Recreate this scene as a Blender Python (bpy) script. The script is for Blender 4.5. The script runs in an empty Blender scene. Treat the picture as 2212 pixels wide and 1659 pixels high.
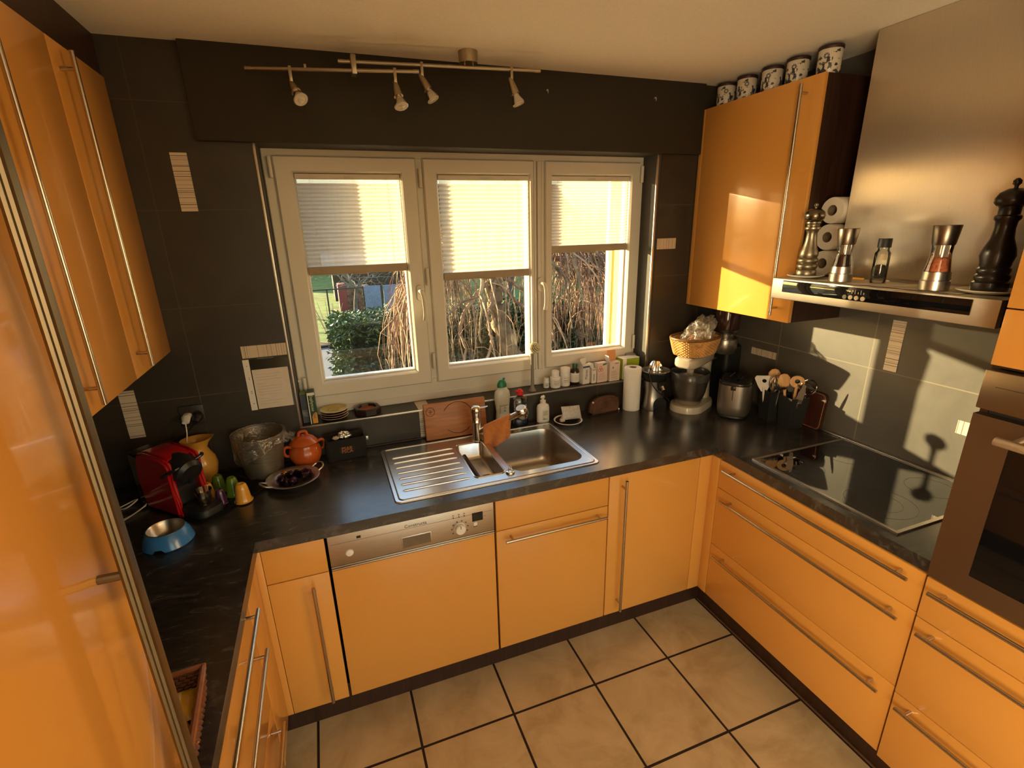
import bpy, bmesh, math, random
from mathutils import Vector, Matrix
PI = math.pi
SC = bpy.context.scene
COL = SC.collection
random.seed(7)
# ------------------------------------------------------------------ camera
cam_d = bpy.data.cameras.new('camera'); cam = bpy.data.objects.new('camera', cam_d); COL.objects.link(cam)
cam.location = (0.1015, -1.5724, 1.8217); cam.rotation_mode = 'XYZ'
cam.rotation_euler = (1.2521, 0.0250, -0.3571)
cam_d.sensor_fit = 'HORIZONTAL'; cam_d.sensor_width = 36.0; cam_d.lens = 36.0*1074.4857/2212
cam_d.shift_x = 5.5584/2212; cam_d.shift_y = 16.835/2212
cam_d.clip_start = 0.02; cam_d.clip_end = 200
SC.camera = cam
# ------------------------------------------------------------------ sky, sun, exposure
world = bpy.data.worlds.new('evening_sky'); SC.world = world; world.use_nodes = True
wn = world.node_tree; wn.nodes.clear()
w_out = wn.nodes.new('ShaderNodeOutputWorld'); w_bg = wn.nodes.new('ShaderNodeBackground')
w_sky = wn.nodes.new('ShaderNodeTexSky'); w_sky.sky_type = 'NISHITA'; w_sky.sun_disc = False
w_sky.sun_elevation = math.radians(8.5); w_sky.sun_rotation = math.radians(-45); w_sky.air_density = 1.0; w_sky.dust_density = 1.0
w_bg.inputs['Strength'].default_value = 0.85
wn.links.new(w_sky.outputs[0], w_bg.inputs[0]); wn.links.new(w_bg.outputs[0], w_out.inputs[0])
SUN_DIR = Vector((1.0, -0.985, -0.212)).normalized()
sl = bpy.data.lights.new('sun', 'SUN'); sl.energy = 45.0; sl.color = (1.0, 0.76, 0.40); sl.angle = math.radians(0.6)
so = bpy.data.objects.new('sun', sl); COL.objects.link(so); so.rotation_mode = 'QUATERNION'
so.rotation_quaternion = SUN_DIR.to_track_quat('-Z', 'Y'); so.location = (-8, 8, 4)
# warm fill lamp added behind the photographer, set to brighten the left-hand doors
al = bpy.data.lights.new('rear_fill_lamp', 'AREA'); al.shape = 'RECTANGLE'; al.size = 1.9; al.size_y = 1.3
al.energy = 78.0; al.color = (1.0, 0.66, 0.33)
ao = bpy.data.objects.new('rear_fill_lamp', al); COL.objects.link(ao); ao.location = (3.60, -3.30, 1.50)
ao.rotation_euler = (math.radians(90), 0, math.radians(55))
# second fill lamp, added against the left wall to brighten the right drawers
bl = bpy.data.lights.new('left_fill_lamp', 'AREA'); bl.shape = 'RECTANGLE'; bl.size = 1.5; bl.size_y = 1.3
bl.energy = 108.0; bl.color = (1.0, 0.76, 0.45)
bo = bpy.data.objects.new('left_fill_lamp', bl); COL.objects.link(bo); bo.location = (-.80, -2.95, 1.45)
bo.rotation_euler = (math.radians(90), 0, math.radians(-90))
vs = SC.view_settings
SC.display_settings.display_device = 'sRGB'
vs.view_transform = 'Standard'; vs.look = 'None'; vs.exposure = 0.0; vs.gamma = 1.0; vs.use_curve_mapping = False
# ------------------------------------------------------------------ mesh helpers
def V(*a): return Vector(a)
class MB:
    """collects shapes in one bmesh; off = world point that becomes the local origin"""
    def __init__(s, off=(0, 0, 0)): s.bm = bmesh.new(); s.off = Vector(off); s.mats = []; s.cur = 0
    def _n(s, v0, f0):
        s.bm.verts.ensure_lookup_table(); s.bm.faces.ensure_lookup_table()
        for f in s.bm.faces[f0:]: f.material_index = s.cur
        return s.bm.verts[v0:]
    def use(s, m):
        if m not in s.mats: s.mats.append(m)
        s.cur = s.mats.index(m); return s
    def mark(s): return len(s.bm.verts)
    def move(s, v0, M):
        s.bm.verts.ensure_lookup_table()
        for v in s.bm.verts[v0:]: v.co = M @ v.co
    def box(s, x0, x1, y0, y1, z0, z1, bev=0.0, seg=2):
        v0, f0 = len(s.bm.verts), len(s.bm.faces)
        t = bmesh.new()
        bmesh.ops.create_cube(t, size=1.0)
        for v in t.verts: v.co = Vector((x0+(v.co.x+.5)*(x1-x0), y0+(v.co.y+.5)*(y1-y0), z0+(v.co.z+.5)*(z1-z0)))
        if bev > 0:
            b = min(bev, abs(x1-x0)*.49, abs(y1-y0)*.49, abs(z1-z0)*.49)
            bmesh.ops.bevel(t, geom=list(t.edges), offset=b, segments=seg, affect='EDGES', profile=.5)
        bmesh.ops.recalc_face_normals(t, faces=list(t.faces))
        s._join(t); s._n(v0, f0); return s
    def _join(s, t):
        t.verts.index_update()
        nv = [s.bm.verts.new(v.co) for v in t.verts]
        for f in t.faces:
            try: s.bm.faces.new([nv[v.index] for v in f.verts])
            except ValueError: pass
        t.free()
    def loft(s, loops, close=True, cap0=True, cap1=True):
        """loops: lists of points with equal counts"""
        v0, f0 = len(s.bm.verts), len(s.bm.faces)
        L = [[s.bm.verts.new(Vector(p)) for p in lp] for lp in loops]
        n = len(L[0])
        for a, b in zip(L, L[1:]):
            for i in range(n if close else n-1):
                j = (i+1) % n
                s.bm.faces.new((a[i], a[j], b[j], b[i]))
        if cap0 and close: s.bm.faces.new(list(reversed(L[0])))
        if cap1 and close: s.bm.faces.new(L[-1])
        s._n(v0, f0); return s
    def lathe(s, prof, n=32, c=(0, 0, 0), sx=1.0, sy=1.0):
        """prof: (r, z) from bottom to top, ends with r=0 are closed to a point"""
        v0, f0 = len(s.bm.verts), len(s.bm.faces)
        rings = []
        for r, z in prof:
            if r <= 1e-6: rings.append([s.bm.verts.new((c[0], c[1], c[2]+z))])
            else: rings.append([s.bm.verts.new((c[0]+r*sx*math.cos(2*PI*i/n), c[1]+r*sy*math.sin(2*PI*i/n), c[2]+z)) for i in range(n)])
        for a, b in zip(rings, rings[1:]):
            for i in range(n):
                j = (i+1) % n
                if len(a) == 1 and len(b) == 1: continue
                if len(a) == 1: s.bm.faces.new((a[0], b[j], b[i]))
                elif len(b) == 1: s.bm.faces.new((a[i], a[j], b[0]))
                else: s.bm.faces.new((a[i], a[j], b[j], b[i]))
        s._n(v0, f0); return s
    def tube(s, pts, r, n=8, closed=False, caps=True, flat=1.0):
        v0, f0 = len(s.bm.verts), len(s.bm.faces)
        P = [Vector(p) for p in pts]; m = len(P)
        rr = r if isinstance(r, (list, tuple)) else [r]*m
        up = None; rings = []
        for i in range(m):
            if closed: t = (P[(i+1) % m]-P[i-1])
            else: t = P[min(i+1, m-1)]-P[max(i-1, 0)]
            if t.length < 1e-9: t = Vector((0, 0, 1))
            t.normalize()
            if up is None:
                up = Vector((0, 0, 1)) if abs(t.z) < .9 else Vector((1, 0, 0))
            a = up - t*up.dot(t)
            if a.length < 1e-6: a = t.orthogonal()
            a.normalize(); up = a; b = t.cross(a)
            rings.append([s.bm.verts.new(P[i]+(a*math.cos(2*PI*k/n)*flat+b*math.sin(2*PI*k/n))*rr[i]) for k in range(n)])
        for i in range(m if closed else m-1):
            A, B = rings[i], rings[(i+1) % m]
            for k in range(n):
                l = (k+1) % n
                s.bm.faces.new((A[k], A[l], B[l], B[k]))
        if caps and not closed:
            s.bm.faces.new(list(reversed(rings[0]))); s.bm.faces.new(rings[-1])
        s._n(v0, f0); return s
    def cyl(s, p0, p1, r0, r1=None, n=20):
        return s.tube([p0, p1], [r0, r0 if r1 is None else r1], n=n)
    def prism(s, poly, axis, a0, a1):
        """poly of 2D points extruded along axis x/y/z from a0 to a1"""
        def P(u, v, a): return {'x': (a, u, v), 'y': (u, a, v), 'z': (u, v, a)}[axis]
        return s.loft([[P(u, v, a0) for u, v in poly], [P(u, v, a1) for u, v in poly]])
    def sheet(s, outer, holes, z):
        """flat face at height z with holes (2D loops)"""
        v0, f0 = len(s.bm.verts), len(s.bm.faces)
        t = bmesh.new(); ed = []
        for lp in [outer]+holes:
            vs_ = [t.verts.new((p[0], p[1], z)) for p in lp]
            ed += [t.edges.new((vs_[i], vs_[(i+1) % len(vs_)])) for i in range(len(vs_))]
        bmesh.ops.triangle_fill(t, use_beauty=True, use_dissolve=False, edges=ed)
        for f in t.faces:
            if f.normal.z < 0: f.normal_flip()
        s._join(t); s._n(v0, f0); return s
    def cells(s, us, vs_, inside, axis, a0, a1):
        """union of grid cells extruded along axis"""
        v0, f0 = len(s.bm.verts), len(s.bm.faces)
        def P(u, v, a): return {'x': (a, u, v), 'y': (u, a, v), 'z': (u, v, a)}[axis]
        vt = {}
        def W(i, j, k):
            if (i, j, k) not in vt: vt[i, j, k] = s.bm.verts.new(P(us[i], vs_[j], (a0, a1)[k]))
            return vt[i, j, k]
        nu, nv = len(us)-1, len(vs_)-1
        ins = [[bool(inside((us[i]+us[i+1])/2, (vs_[j]+vs_[j+1])/2)) for j in range(nv)] for i in range(nu)]
        I = lambda i, j: 0 <= i < nu and 0 <= j < nv and ins[i][j]
        for i in range(nu):
            for j in range(nv):
                if not ins[i][j]: continue
                s.bm.faces.new((W(i, j, 0), W(i, j+1, 0), W(i+1, j+1, 0), W(i+1, j, 0)))
                s.bm.faces.new((W(i, j, 1), W(i+1, j, 1), W(i+1, j+1, 1), W(i, j+1, 1)))
                if not I(i-1, j): s.bm.faces.new((W(i, j, 0), W(i, j, 1), W(i, j+1, 1), W(i, j+1, 0)))
                if not I(i+1, j): s.bm.faces.new((W(i+1, j, 0), W(i+1, j+1, 0), W(i+1, j+1, 1), W(i+1, j, 1)))
                if not I(i, j-1): s.bm.faces.new((W(i, j, 0), W(i+1, j, 0), W(i+1, j, 1), W(i, j, 1)))
                if not I(i, j+1): s.bm.faces.new((W(i, j+1, 0), W(i, j+1, 1), W(i+1, j+1, 1), W(i+1, j+1, 0)))
        s._n(v0, f0); return s
    def quad(s, *pts):
        v0, f0 = len(s.bm.verts), len(s.bm.faces)
        s.bm.faces.new([s.bm.verts.new(Vector(p)) for p in pts]); s._n(v0, f0); return s
    def grid(s, nu, nv, fn):
        v0, f0 = len(s.bm.verts), len(s.bm.faces)
        G = [[s.bm.verts.new(Vector(fn(i/(nu-1), j/(nv-1)))) for j in range(nv)] for i in range(nu)]
        for i in range(nu-1):
            for j in range(nv-1): s.bm.faces.new((G[i][j], G[i+1][j], G[i+1][j+1], G[i][j+1]))
        s._n(v0, f0); return s
    def ball(s, c, r, n=20, sz=1.0):
        return s.lathe([(r*math.sin(PI*i/12), -r*sz*math.cos(PI*i/12)) for i in range(13)], n=n, c=c)
    def build(s, name, mat, parent=None, smooth=35, solid=0.0, recalc=True, subsurf=0):
        if recalc: bmesh.ops.recalc_face_normals(s.bm, faces=list(s.bm.faces))
        if s.off.length > 0:
            for v in s.bm.verts: v.co -= s.off
        me = bpy.data.meshes.new(name); s.bm.to_mesh(me); s.bm.free()
        for m in (s.mats or [mat]): me.materials.append(m)
        if smooth:
            me.shade_smooth()
            if smooth < 180: me.set_sharp_from_angle(angle=math.radians(smooth))
        o = bpy.data.objects.new(name, me); COL.objects.link(o)
        if parent is not None: o.parent = parent
        elif s.off.length > 0: o.location = s.off
        if solid:
            md = o.modifiers.new('thickness', 'SOLIDIFY'); md.thickness = solid; md.offset = 0
        if subsurf:
            md = o.modifiers.new('smooth', 'SUBSURF'); md.levels = subsurf; md.render_levels = subsurf
        return o
def tag(o, label=None, cat=None, group=None, kind=None):
    if label: o['label'] = label
    if cat: o['category'] = cat
    if group: o['group'] = group
    if kind: o['kind'] = kind
    return o
def thing(name, label, cat, loc=(0, 0, 0), rz=0.0, group=None):
    o = bpy.data.objects.new(name, None); COL.objects.link(o); o.empty_display_size = .02
    o.location = loc; o.rotation_euler = (0, 0, rz)
    return tag(o, label, cat, group)
def struct(o): o['kind'] = 'structure'; return o
def dup(root, loc, rz=None, label=None):
    r = root.copy(); COL.objects.link(r); r.location = loc
    if rz is not None: r.rotation_euler = (r.rotation_euler.x, r.rotation_euler.y, rz)
    if label: r['label'] = label
    for ch in list(root.children):
        c = ch.copy(); COL.objects.link(c); c.parent = r
        for g in list(ch.children):
            d = g.copy(); COL.objects.link(d); d.parent = c
    return r
def rrect(x0, x1, y0, y1, r, n=5):
    pts = []
    for cx, cy, a in ((x1-r, y1-r, 0), (x0+r, y1-r, 90), (x0+r, y0+r, 180), (x1-r, y0+r, 270)):
        for i in range(n+1):
            t = math.radians(a+90*i/n); pts.append((cx+r*math.cos(t), cy+r*math.sin(t)))
    return pts
def lettering(text, size, mat, parent, M, name='lettering', depth=.0003, align='CENTER'):
    cu = bpy.data.curves.new(name, 'FONT'); cu.body = text; cu.size = size; cu.extrude = depth
    cu.align_x = align; cu.align_y = 'CENTER'; cu.resolution_u = 3
    t = bpy.data.objects.new('tmp', cu); COL.objects.link(t)
    dg = bpy.context.evaluated_depsgraph_get(); me = bpy.data.meshes.new_from_object(t.evaluated_get(dg))
    bpy.data.objects.remove(t); bpy.data.curves.remove(cu)
    me.transform(M); me.materials.clear(); me.materials.append(mat); me.name = name
    o = bpy.data.objects.new(name, me); COL.objects.link(o); o.parent = parent
    return o
def frame(o, x, y): # matrix from origin and two axis directions (text x and text y)
    x = Vector(x).normalized(); y = Vector(y).normalized(); z = x.cross(y)
    return Matrix(((x.x, y.x, z.x, o[0]), (x.y, y.y, z.y, o[1]), (x.z, y.z, z.z, o[2]), (0, 0, 0, 1)))
def smoothpts(pts, k=6):
    """Catmull-Rom through points"""
    P = [Vector(p) for p in pts]; out = []
    for i in range(len(P)-1):
        a, b, c, d = P[max(i-1, 0)], P[i], P[i+1], P[min(i+2, len(P)-1)]
        for j in range(k):
            t = j/k
            out.append(.5*((2*b)+(c-a)*t+(2*a-5*b+4*c-d)*t*t+(3*b-a-3*c+d)*t**3))
    out.append(P[-1]); return out
# ------------------------------------------------------------------ materials
def N(nt, t, **k):
    n = nt.nodes.new(t)
    for a, v in k.items(): setattr(n, a, v)
    return n
def mat(name, col, rough=.5, metal=0.0, var=.08, scale=30, bump=0.0, bscale=None, stretch=None, spec=.5, coat=0.0, trans=0.0, sheen=0.0, alpha=1.0, ior=1.45, aniso=0.0):
    m = bpy.data.materials.new(name); m.use_nodes = True; nt = m.node_tree
    b = nt.nodes['Principled BSDF']
    tc = N(nt, 'ShaderNodeTexCoord'); src = tc.outputs['Object']
    if stretch:
        mp = N(nt, 'ShaderNodeMapping'); mp.inputs['Scale'].default_value = stretch
        nt.links.new(src, mp.inputs[0]); src = mp.outputs[0]
    nz = N(nt, 'ShaderNodeTexNoise'); nz.inputs['Scale'].default_value = scale; nz.inputs['Detail'].default_value = 4
    nt.links.new(src, nz.inputs['Vector'])
    cr = N(nt, 'ShaderNodeValToRGB'); e = cr.color_ramp.elements
    e[0].position = .3; e[1].position = .7
    e[0].color = tuple(max(0, c*(1-var)) for c in col)+(1,); e[1].color = tuple(min(1, c*(1+var)) for c in col)+(1,)
    nt.links.new(nz.outputs['Fac'], cr.inputs[0]); nt.links.new(cr.outputs[0], b.inputs['Base Color'])
    b.inputs['Roughness'].default_value = rough; b.inputs['Metallic'].default_value = metal
    b.inputs['Specular IOR Level'].default_value = spec; b.inputs['IOR'].default_value = ior
    if coat: b.inputs['Coat Weight'].default_value = coat; b.inputs['Coat Roughness'].default_value = .03
    if trans: b.inputs['Transmission Weight'].default_value = trans
    if sheen: b.inputs['Sheen Weight'].default_value = sheen
    if aniso: b.inputs['Anisotropic'].default_value = aniso
    if alpha < 1: b.inputs['Alpha'].default_value = alpha
    if bump:
        src2 = nz
        if bscale:
            src2 = N(nt, 'ShaderNodeTexNoise'); src2.inputs['Scale'].default_value = bscale; src2.inputs['Detail'].default_value = 3
            nt.links.new(src, src2.inputs['Vector'])
        bp = N(nt, 'ShaderNodeBump'); bp.inputs['Strength'].default_value = bump; bp.inputs['Distance'].default_value = .002
        nt.links.new(src2.outputs['Fac'], bp.inputs['Height']); nt.links.new(bp.outputs[0], b.inputs['Normal'])
    return m
def line_mask(nt, val, off, pitch, width):
    """1 on lines every pitch along val"""
    a = N(nt, 'ShaderNodeMath', operation='SUBTRACT'); a.inputs[1].default_value = off-pitch*50.5
    d = N(nt, 'ShaderNodeMath', operation='DIVIDE'); d.inputs[1].default_value = pitch
    f = N(nt, 'ShaderNodeMath', operation='FRACT')
    s = N(nt, 'ShaderNodeMath', operation='SUBTRACT'); s.inputs[1].default_value = .5
    ab = N(nt, 'ShaderNodeMath', operation='ABSOLUTE')
    lt = N(nt, 'ShaderNodeMath', operation='LESS_THAN'); lt.inputs[1].default_value = width/2/pitch
    nt.links.new(val, a.inputs[0]); nt.links.new(a.outputs[0], d.inputs[0]); nt.links.new(d.outputs[0], f.inputs[0])
    nt.links.new(f.outputs[0], s.inputs[0]); nt.links.new(s.outputs[0], ab.inputs[0]); nt.links.new(ab.outputs[0], lt.inputs[0])
    return lt.outputs[0]
def tile_mat(name, c0, c1, grout, ax, offs, pitch, width, rough, nscale, spec=.5, groutrough=.8, bump=.15, detail=6):
    m = bpy.data.materials.new(name); m.use_nodes = True; nt = m.node_tree; b = nt.nodes['Principled BSDF']
    tc = N(nt, 'ShaderNodeTexCoord'); sep = N(nt, 'ShaderNodeSeparateXYZ'); nt.links.new(tc.outputs['Object'], sep.inputs[0])
    ms = [line_mask(nt, sep.outputs[a], o, p, width) for a, o, p in zip(ax, offs, pitch)]
    mx = N(nt, 'ShaderNodeMath', operation='MAXIMUM'); nt.links.new(ms[0], mx.inputs[0]); nt.links.new(ms[1], mx.inputs[1])
    nz = N(nt, 'ShaderNodeTexNoise'); nz.inputs['Scale'].default_value = nscale; nz.inputs['Detail'].default_value = detail; nz.inputs['Roughness'].default_value = .65
    nz.inputs['Distortion'].default_value = .6
    nt.links.new(tc.outputs['Object'], nz.inputs['Vector'])
    cr = N(nt, 'ShaderNodeValToRGB'); cr.color_ramp.elements[0].position = .35; cr.color_ramp.elements[1].position = .68
    cr.color_ramp.elements[0].color = (*c0, 1); cr.color_ramp.elements[1].color = (*c1, 1); nt.links.new(nz.outputs['Fac'], cr.inputs[0])
    mi = N(nt, 'ShaderNodeMix', data_type='RGBA'); mi.inputs[7].default_value = (*grout, 1)
    nt.links.new(mx.outputs[0], mi.inputs[0]); nt.links.new(cr.outputs[0], mi.inputs[6]); nt.links.new(mi.outputs[2], b.inputs['Base Color'])
    mr = N(nt, 'ShaderNodeMapRange'); mr.inputs['To Min'].default_value = rough; mr.inputs['To Max'].default_value = groutrough
    nt.links.new(mx.outputs[0], mr.inputs[0]); nt.links.new(mr.outputs[0], b.inputs['Roughness'])
    b.inputs['Specular IOR Level'].default_value = spec
    sb = N(nt, 'ShaderNodeMath', operation='SUBTRACT'); nt.links.new(nz.outputs['Fac'], sb.inputs[0]); nt.links.new(mx.outputs[0], sb.inputs[1])
    bp = N(nt, 'ShaderNodeBump'); bp.inputs['Strength'].default_value = bump; bp.inputs['Distance'].default_value = .003
    nt.links.new(sb.outputs[0], bp.inputs['Height']); nt.links.new(bp.outputs[0], b.inputs['Normal'])
    return m
def stripe_mat(name, c0, c1, axis, scale):
    """pale strip tile with thin irregular dark lines across it"""
    m = bpy.data.materials.new(name); m.use_nodes = True; nt = m.node_tree; b = nt.nodes['Principled BSDF']
    tc = N(nt, 'ShaderNodeTexCoord'); sep = N(nt, 'ShaderNodeSeparateXYZ'); nt.links.new(tc.outputs['Object'], sep.inputs[0])
    nz = N(nt, 'ShaderNodeTexNoise', noise_dimensions='1D'); nz.inputs['Scale'].default_value = scale; nz.inputs['Detail'].default_value = 1
    nt.links.new(sep.outputs[axis], nz.inputs['W'])
    cr = N(nt, 'ShaderNodeValToRGB'); cr.color_ramp.interpolation = 'LINEAR'
    e = cr.color_ramp.elements; e[0].position = .36; e[0].color = (*c1, 1); e[1].position = .40; e[1].color = (*c0, 1)
    nt.links.new(nz.outputs['Fac'], cr.inputs[0]); nt.links.new(cr.outputs[0], b.inputs['Base Color']); b.inputs['Roughness'].default_value = .35
    return m
def glass_mat(name, col=(1, 1, 1), rough=0.0, thin=True, refl=.06):
    m = bpy.data.materials.new(name); m.use_nodes = True; nt = m.node_tree; nt.nodes.remove(nt.nodes['Principled BSDF'])
    out = nt.nodes['Material Output']
    tr = N(nt, 'ShaderNodeBsdfTransparent'); tr.inputs[0].default_value = (*col, 1)
    gl = N(nt, 'ShaderNodeBsdfGlossy'); gl.inputs['Roughness'].default_value = rough; gl.inputs[0].default_value = (1, 1, 1, 1)
    lw = N(nt, 'ShaderNodeFresnel'); lw.inputs['IOR'].default_value = 1.45
    mr = N(nt, 'ShaderNodeMath', operation='MULTIPLY'); mr.inputs[1].default_value = refl/.035
    mx = N(nt, 'ShaderNodeMixShader'); nt.links.new(lw.outputs[0], mr.inputs[0]); nt.links.new(mr.outputs[0], mx.inputs[0])
    nt.links.new(tr.outputs[0], mx.inputs[1]); nt.links.new(gl.outputs[0], mx.inputs[2]); nt.links.new(mx.outputs[0], out.inputs[0])
    return m
def translucent_mat(name, col, tcol, fac, rough=.9, streak=0.0, openness=.13):
    m = bpy.data.materials.new(name); m.use_nodes = True; nt = m.node_tree; nt.nodes.remove(nt.nodes['Principled BSDF'])
    out = nt.nodes['Material Output']
    d = N(nt, 'ShaderNodeBsdfDiffuse'); d.inputs[0].default_value = (*col, 1)
    t = N(nt, 'ShaderNodeBsdfTranslucent'); t.inputs[0].default_value = (*tcol, 1)
    mx = N(nt, 'ShaderNodeMixShader'); mx.inputs[0].default_value = fac
    tc = N(nt, 'ShaderNodeTexCoord'); mp = N(nt, 'ShaderNodeMapping'); mp.inputs['Scale'].default_value = (90, 1, 3)
    nz = N(nt, 'ShaderNodeTexNoise'); nz.inputs['Scale'].default_value = 1.0; nz.inputs['Detail'].default_value = 2
    nt.links.new(tc.outputs['Object'], mp.inputs[0]); nt.links.new(mp.outputs[0], nz.inputs['Vector'])
    mr = N(nt, 'ShaderNodeMapRange'); mr.inputs['From Min'].default_value = .3; mr.inputs['From Max'].default_value = .7
    mr.inputs['To Min'].default_value = fac*(1-streak); mr.inputs['To Max'].default_value = fac*(1+streak)
    nt.links.new(nz.outputs['Fac'], mr.inputs[0]); nt.links.new(mr.outputs[0], mx.inputs[0])
    nt.links.new(d.outputs[0], mx.inputs[1]); nt.links.new(t.outputs[0], mx.inputs[2])
    tp = N(nt, 'ShaderNodeBsdfTransparent'); m2 = N(nt, 'ShaderNodeMixShader'); m2.inputs[0].default_value = openness
    nt.links.new(mx.outputs[0], m2.inputs[1]); nt.links.new(tp.outputs[0], m2.inputs[2]); nt.links.new(m2.outputs[0], out.inputs[0])
    return m
ORANGE = mat('orange_lacquer', (.62, .295, .062), rough=.22, var=.015, scale=3, coat=.25, bump=.02, bscale=300)
ORANGE_E = mat('orange_lacquer_edge', (.78, .40, .12), rough=.35, var=.02)
ORANGE_G = mat('orange_high_gloss', (.62, .295, .062), rough=.12, var=.01, scale=3, coat=.3)
WENGE = mat('dark_brown_wood', (.030, .012, .007), rough=.45, var=.35, scale=6, stretch=(12, 12, .7), bump=.1)
STEEL = mat('brushed_steel', (.56, .53, .49), rough=.34, metal=1, var=.08, scale=60, stretch=(1, 1, 40), bump=.06)
STEEL_H = mat('brushed_steel_long', (.55, .52, .48), rough=.36, metal=1, var=.10, scale=40, stretch=(1, .6, 30), bump=.05)
STEEL_V = mat('brushed_steel_upright', (.72, .65, .55), rough=.36, metal=1, var=.06, scale=60, stretch=(1, 30, .5), aniso=.9)
_t = STEEL_V.node_tree.nodes.new('ShaderNodeCombineXYZ'); _t.inputs[1].default_value = 1.0   # vertical brushing spreads reflections sideways
STEEL_V.node_tree.links.new(_t.outputs[0], STEEL_V.node_tree.nodes['Principled BSDF'].inputs['Tangent'])
STEEL_C = mat('canopy_steel', (.60, .56, .50), rough=.46, metal=1, var=.06, scale=80, stretch=(1, .5, 20), bump=.03)
STEEL_S = mat('satin_steel', (.60, .58, .56), rough=.30, metal=1, var=.06, scale=80, stretch=(1, 20, 1), bump=.03)
CHROME = mat('chrome', (.75, .74, .72), rough=.05, metal=1, var=.01)
HANDLE = mat('handle_nickel', (.52, .47, .40), rough=.22, metal=1, var=.05, scale=60)
ALU = mat('aluminium_trim', (.62, .58, .52), rough=.35, metal=1, var=.05, scale=60)
BLACKP = mat('black_plastic', (.012, .012, .013), rough=.35, var=.1)
BLACKM = mat('matt_black_plastic', (.010, .011, .012), rough=.5, var=.15, bump=.05, scale=200)
HOBG = mat('black_ceramic_glass', (.004, .004, .005), rough=.03, var=.05, ior=2.5)
BLACKG = mat('black_glass', (.004, .004, .005), rough=.03, var=.05, spec=.6)
WHITEP = mat('white_plastic', (.72, .70, .66), rough=.35, var=.02)
PVC = mat('white_window_profile', (.66, .62, .54), rough=.32, var=.02, scale=5)
CEIL = mat('painted_ceiling', (.90, .87, .78), rough=.9, var=.03, scale=120, bump=.12)
GREYP = mat('grey_reveal_plaster', (.055, .052, .046), rough=.7, var=.05)
DARKPAINT = mat('dark_shutter_box_paint', (.026, .022, .016), rough=.62, var=.08, scale=8)
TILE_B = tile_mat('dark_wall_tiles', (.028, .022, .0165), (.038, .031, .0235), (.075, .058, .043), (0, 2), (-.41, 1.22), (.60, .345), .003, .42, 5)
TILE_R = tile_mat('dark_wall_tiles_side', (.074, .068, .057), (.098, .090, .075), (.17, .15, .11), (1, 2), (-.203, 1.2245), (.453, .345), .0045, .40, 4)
FLOORM = tile_mat('beige_floor_tiles', (.40, .295, .155), (.57, .445, .265), (.014, .006, .005), (0, 1), (.2249, -.1907), (.3631, .3631), .0095, .36, 5, bump=.08)
WORKTOP = None
def worktop_mat():
    m = bpy.data.materials.new('dark_slate_laminate'); m.use_nodes = True; nt = m.node_tree; b = nt.nodes['Principled BSDF']
    tc = N(nt, 'ShaderNodeTexCoord'); mp = N(nt, 'ShaderNodeMapping'); mp.inputs['Rotation'].default_value = (0, 0, .5); mp.inputs['Scale'].default_value = (1.0, 2.6, 1.5)
    nt.links.new(tc.outputs['Object'], mp.inputs[0])
    n1 = N(nt, 'ShaderNodeTexNoise'); n1.inputs['Scale'].default_value = 8.5; n1.inputs['Detail'].default_value = 9; n1.inputs['Roughness'].default_value = .68; n1.inputs['Distortion'].default_value = 1.8
    nt.links.new(mp.outputs[0], n1.inputs['Vector'])
    cr = N(nt, 'ShaderNodeValToRGB'); e = cr.color_ramp.elements
    e[0].position = .36; e[0].color = (.010, .0095, .0093, 1); e[1].position = .74; e[1].color = (.088, .080, .070, 1)
    x = e.new(.55); x.color = (.032, .030, .028, 1)
    nt.links.new(n1.outputs['Fac'], cr.inputs[0]); nt.links.new(cr.outputs[0], b.inputs['Base Color'])
    b.inputs['Roughness'].default_value = .25; b.inputs['IOR'].default_value = 1.75
    n2 = N(nt, 'ShaderNodeTexNoise'); n2.inputs['Scale'].default_value = 150; nt.links.new(tc.outputs['Object'], n2.inputs['Vector'])
    bp = N(nt, 'ShaderNodeBump'); bp.inputs['Strength'].default_value = .05; bp.inputs['Distance'].default_value = .002
    nt.links.new(n2.outputs['Fac'], bp.inputs['Height']); nt.links.new(bp.outputs[0], b.inputs['Normal'])
    return m
WORKTOP = worktop_mat()
STRIPE_Z = stripe_mat('striped_accent_level', (.62, .54, .44), (.10, .06, .045), 2, 300)
STRIPE_X = stripe_mat('striped_accent_upright', (.58, .49, .38), (.30, .22, .15), 0, 260)
STRIPE_Y = stripe_mat('striped_accent_upright_side', (.58, .49, .38), (.16, .10, .07), 1, 260)
GLASS = glass_mat('window_glass', (.96, .97, .96), refl=.022)
CLEAR = glass_mat('clear_glass', (.93, .94, .92), refl=.05)
BAGM = glass_mat('thin_clear_film', (.86, .85, .82), rough=.12, refl=.14)
BLIND = translucent_mat('pleated_blind_fabric', (.66, .62, .54), (.86, .81, .70), .55, streak=.15)
# ================================================================== the room
W = .6089; XW = 2.2108; XL = -.815; H = .8875; ZC = 2.436; YB = -4.7
SILL = 1.028; NX0, NX1, NZ1 = -.0625, 1.698, 2.14      # window niche
floor = struct(MB().box(XL-.1, 3.9, YB, W+.05, -.05, 0).build('floor', FLOORM, smooth=0))
ceiling = struct(MB().box(XL-.1, 3.9, YB, W+.02, ZC, ZC+.1).build('ceiling', CEIL, smooth=0))
m = MB(); m.cells([XL-.1, NX0, NX1, XW+.2], [-.05, SILL, NZ1, ZC+.1], lambda u, v: not (NX0 < u < NX1 and SILL < v < NZ1), 'y', W, 1.01)
wall_back = struct(m.build('wall_back', TILE_B, smooth=0))
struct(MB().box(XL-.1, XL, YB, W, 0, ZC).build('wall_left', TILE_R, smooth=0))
struct(MB().box(XW, XW+.2, -1.75, W, 0, ZC).build('wall_right', TILE_R, smooth=0))
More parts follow.
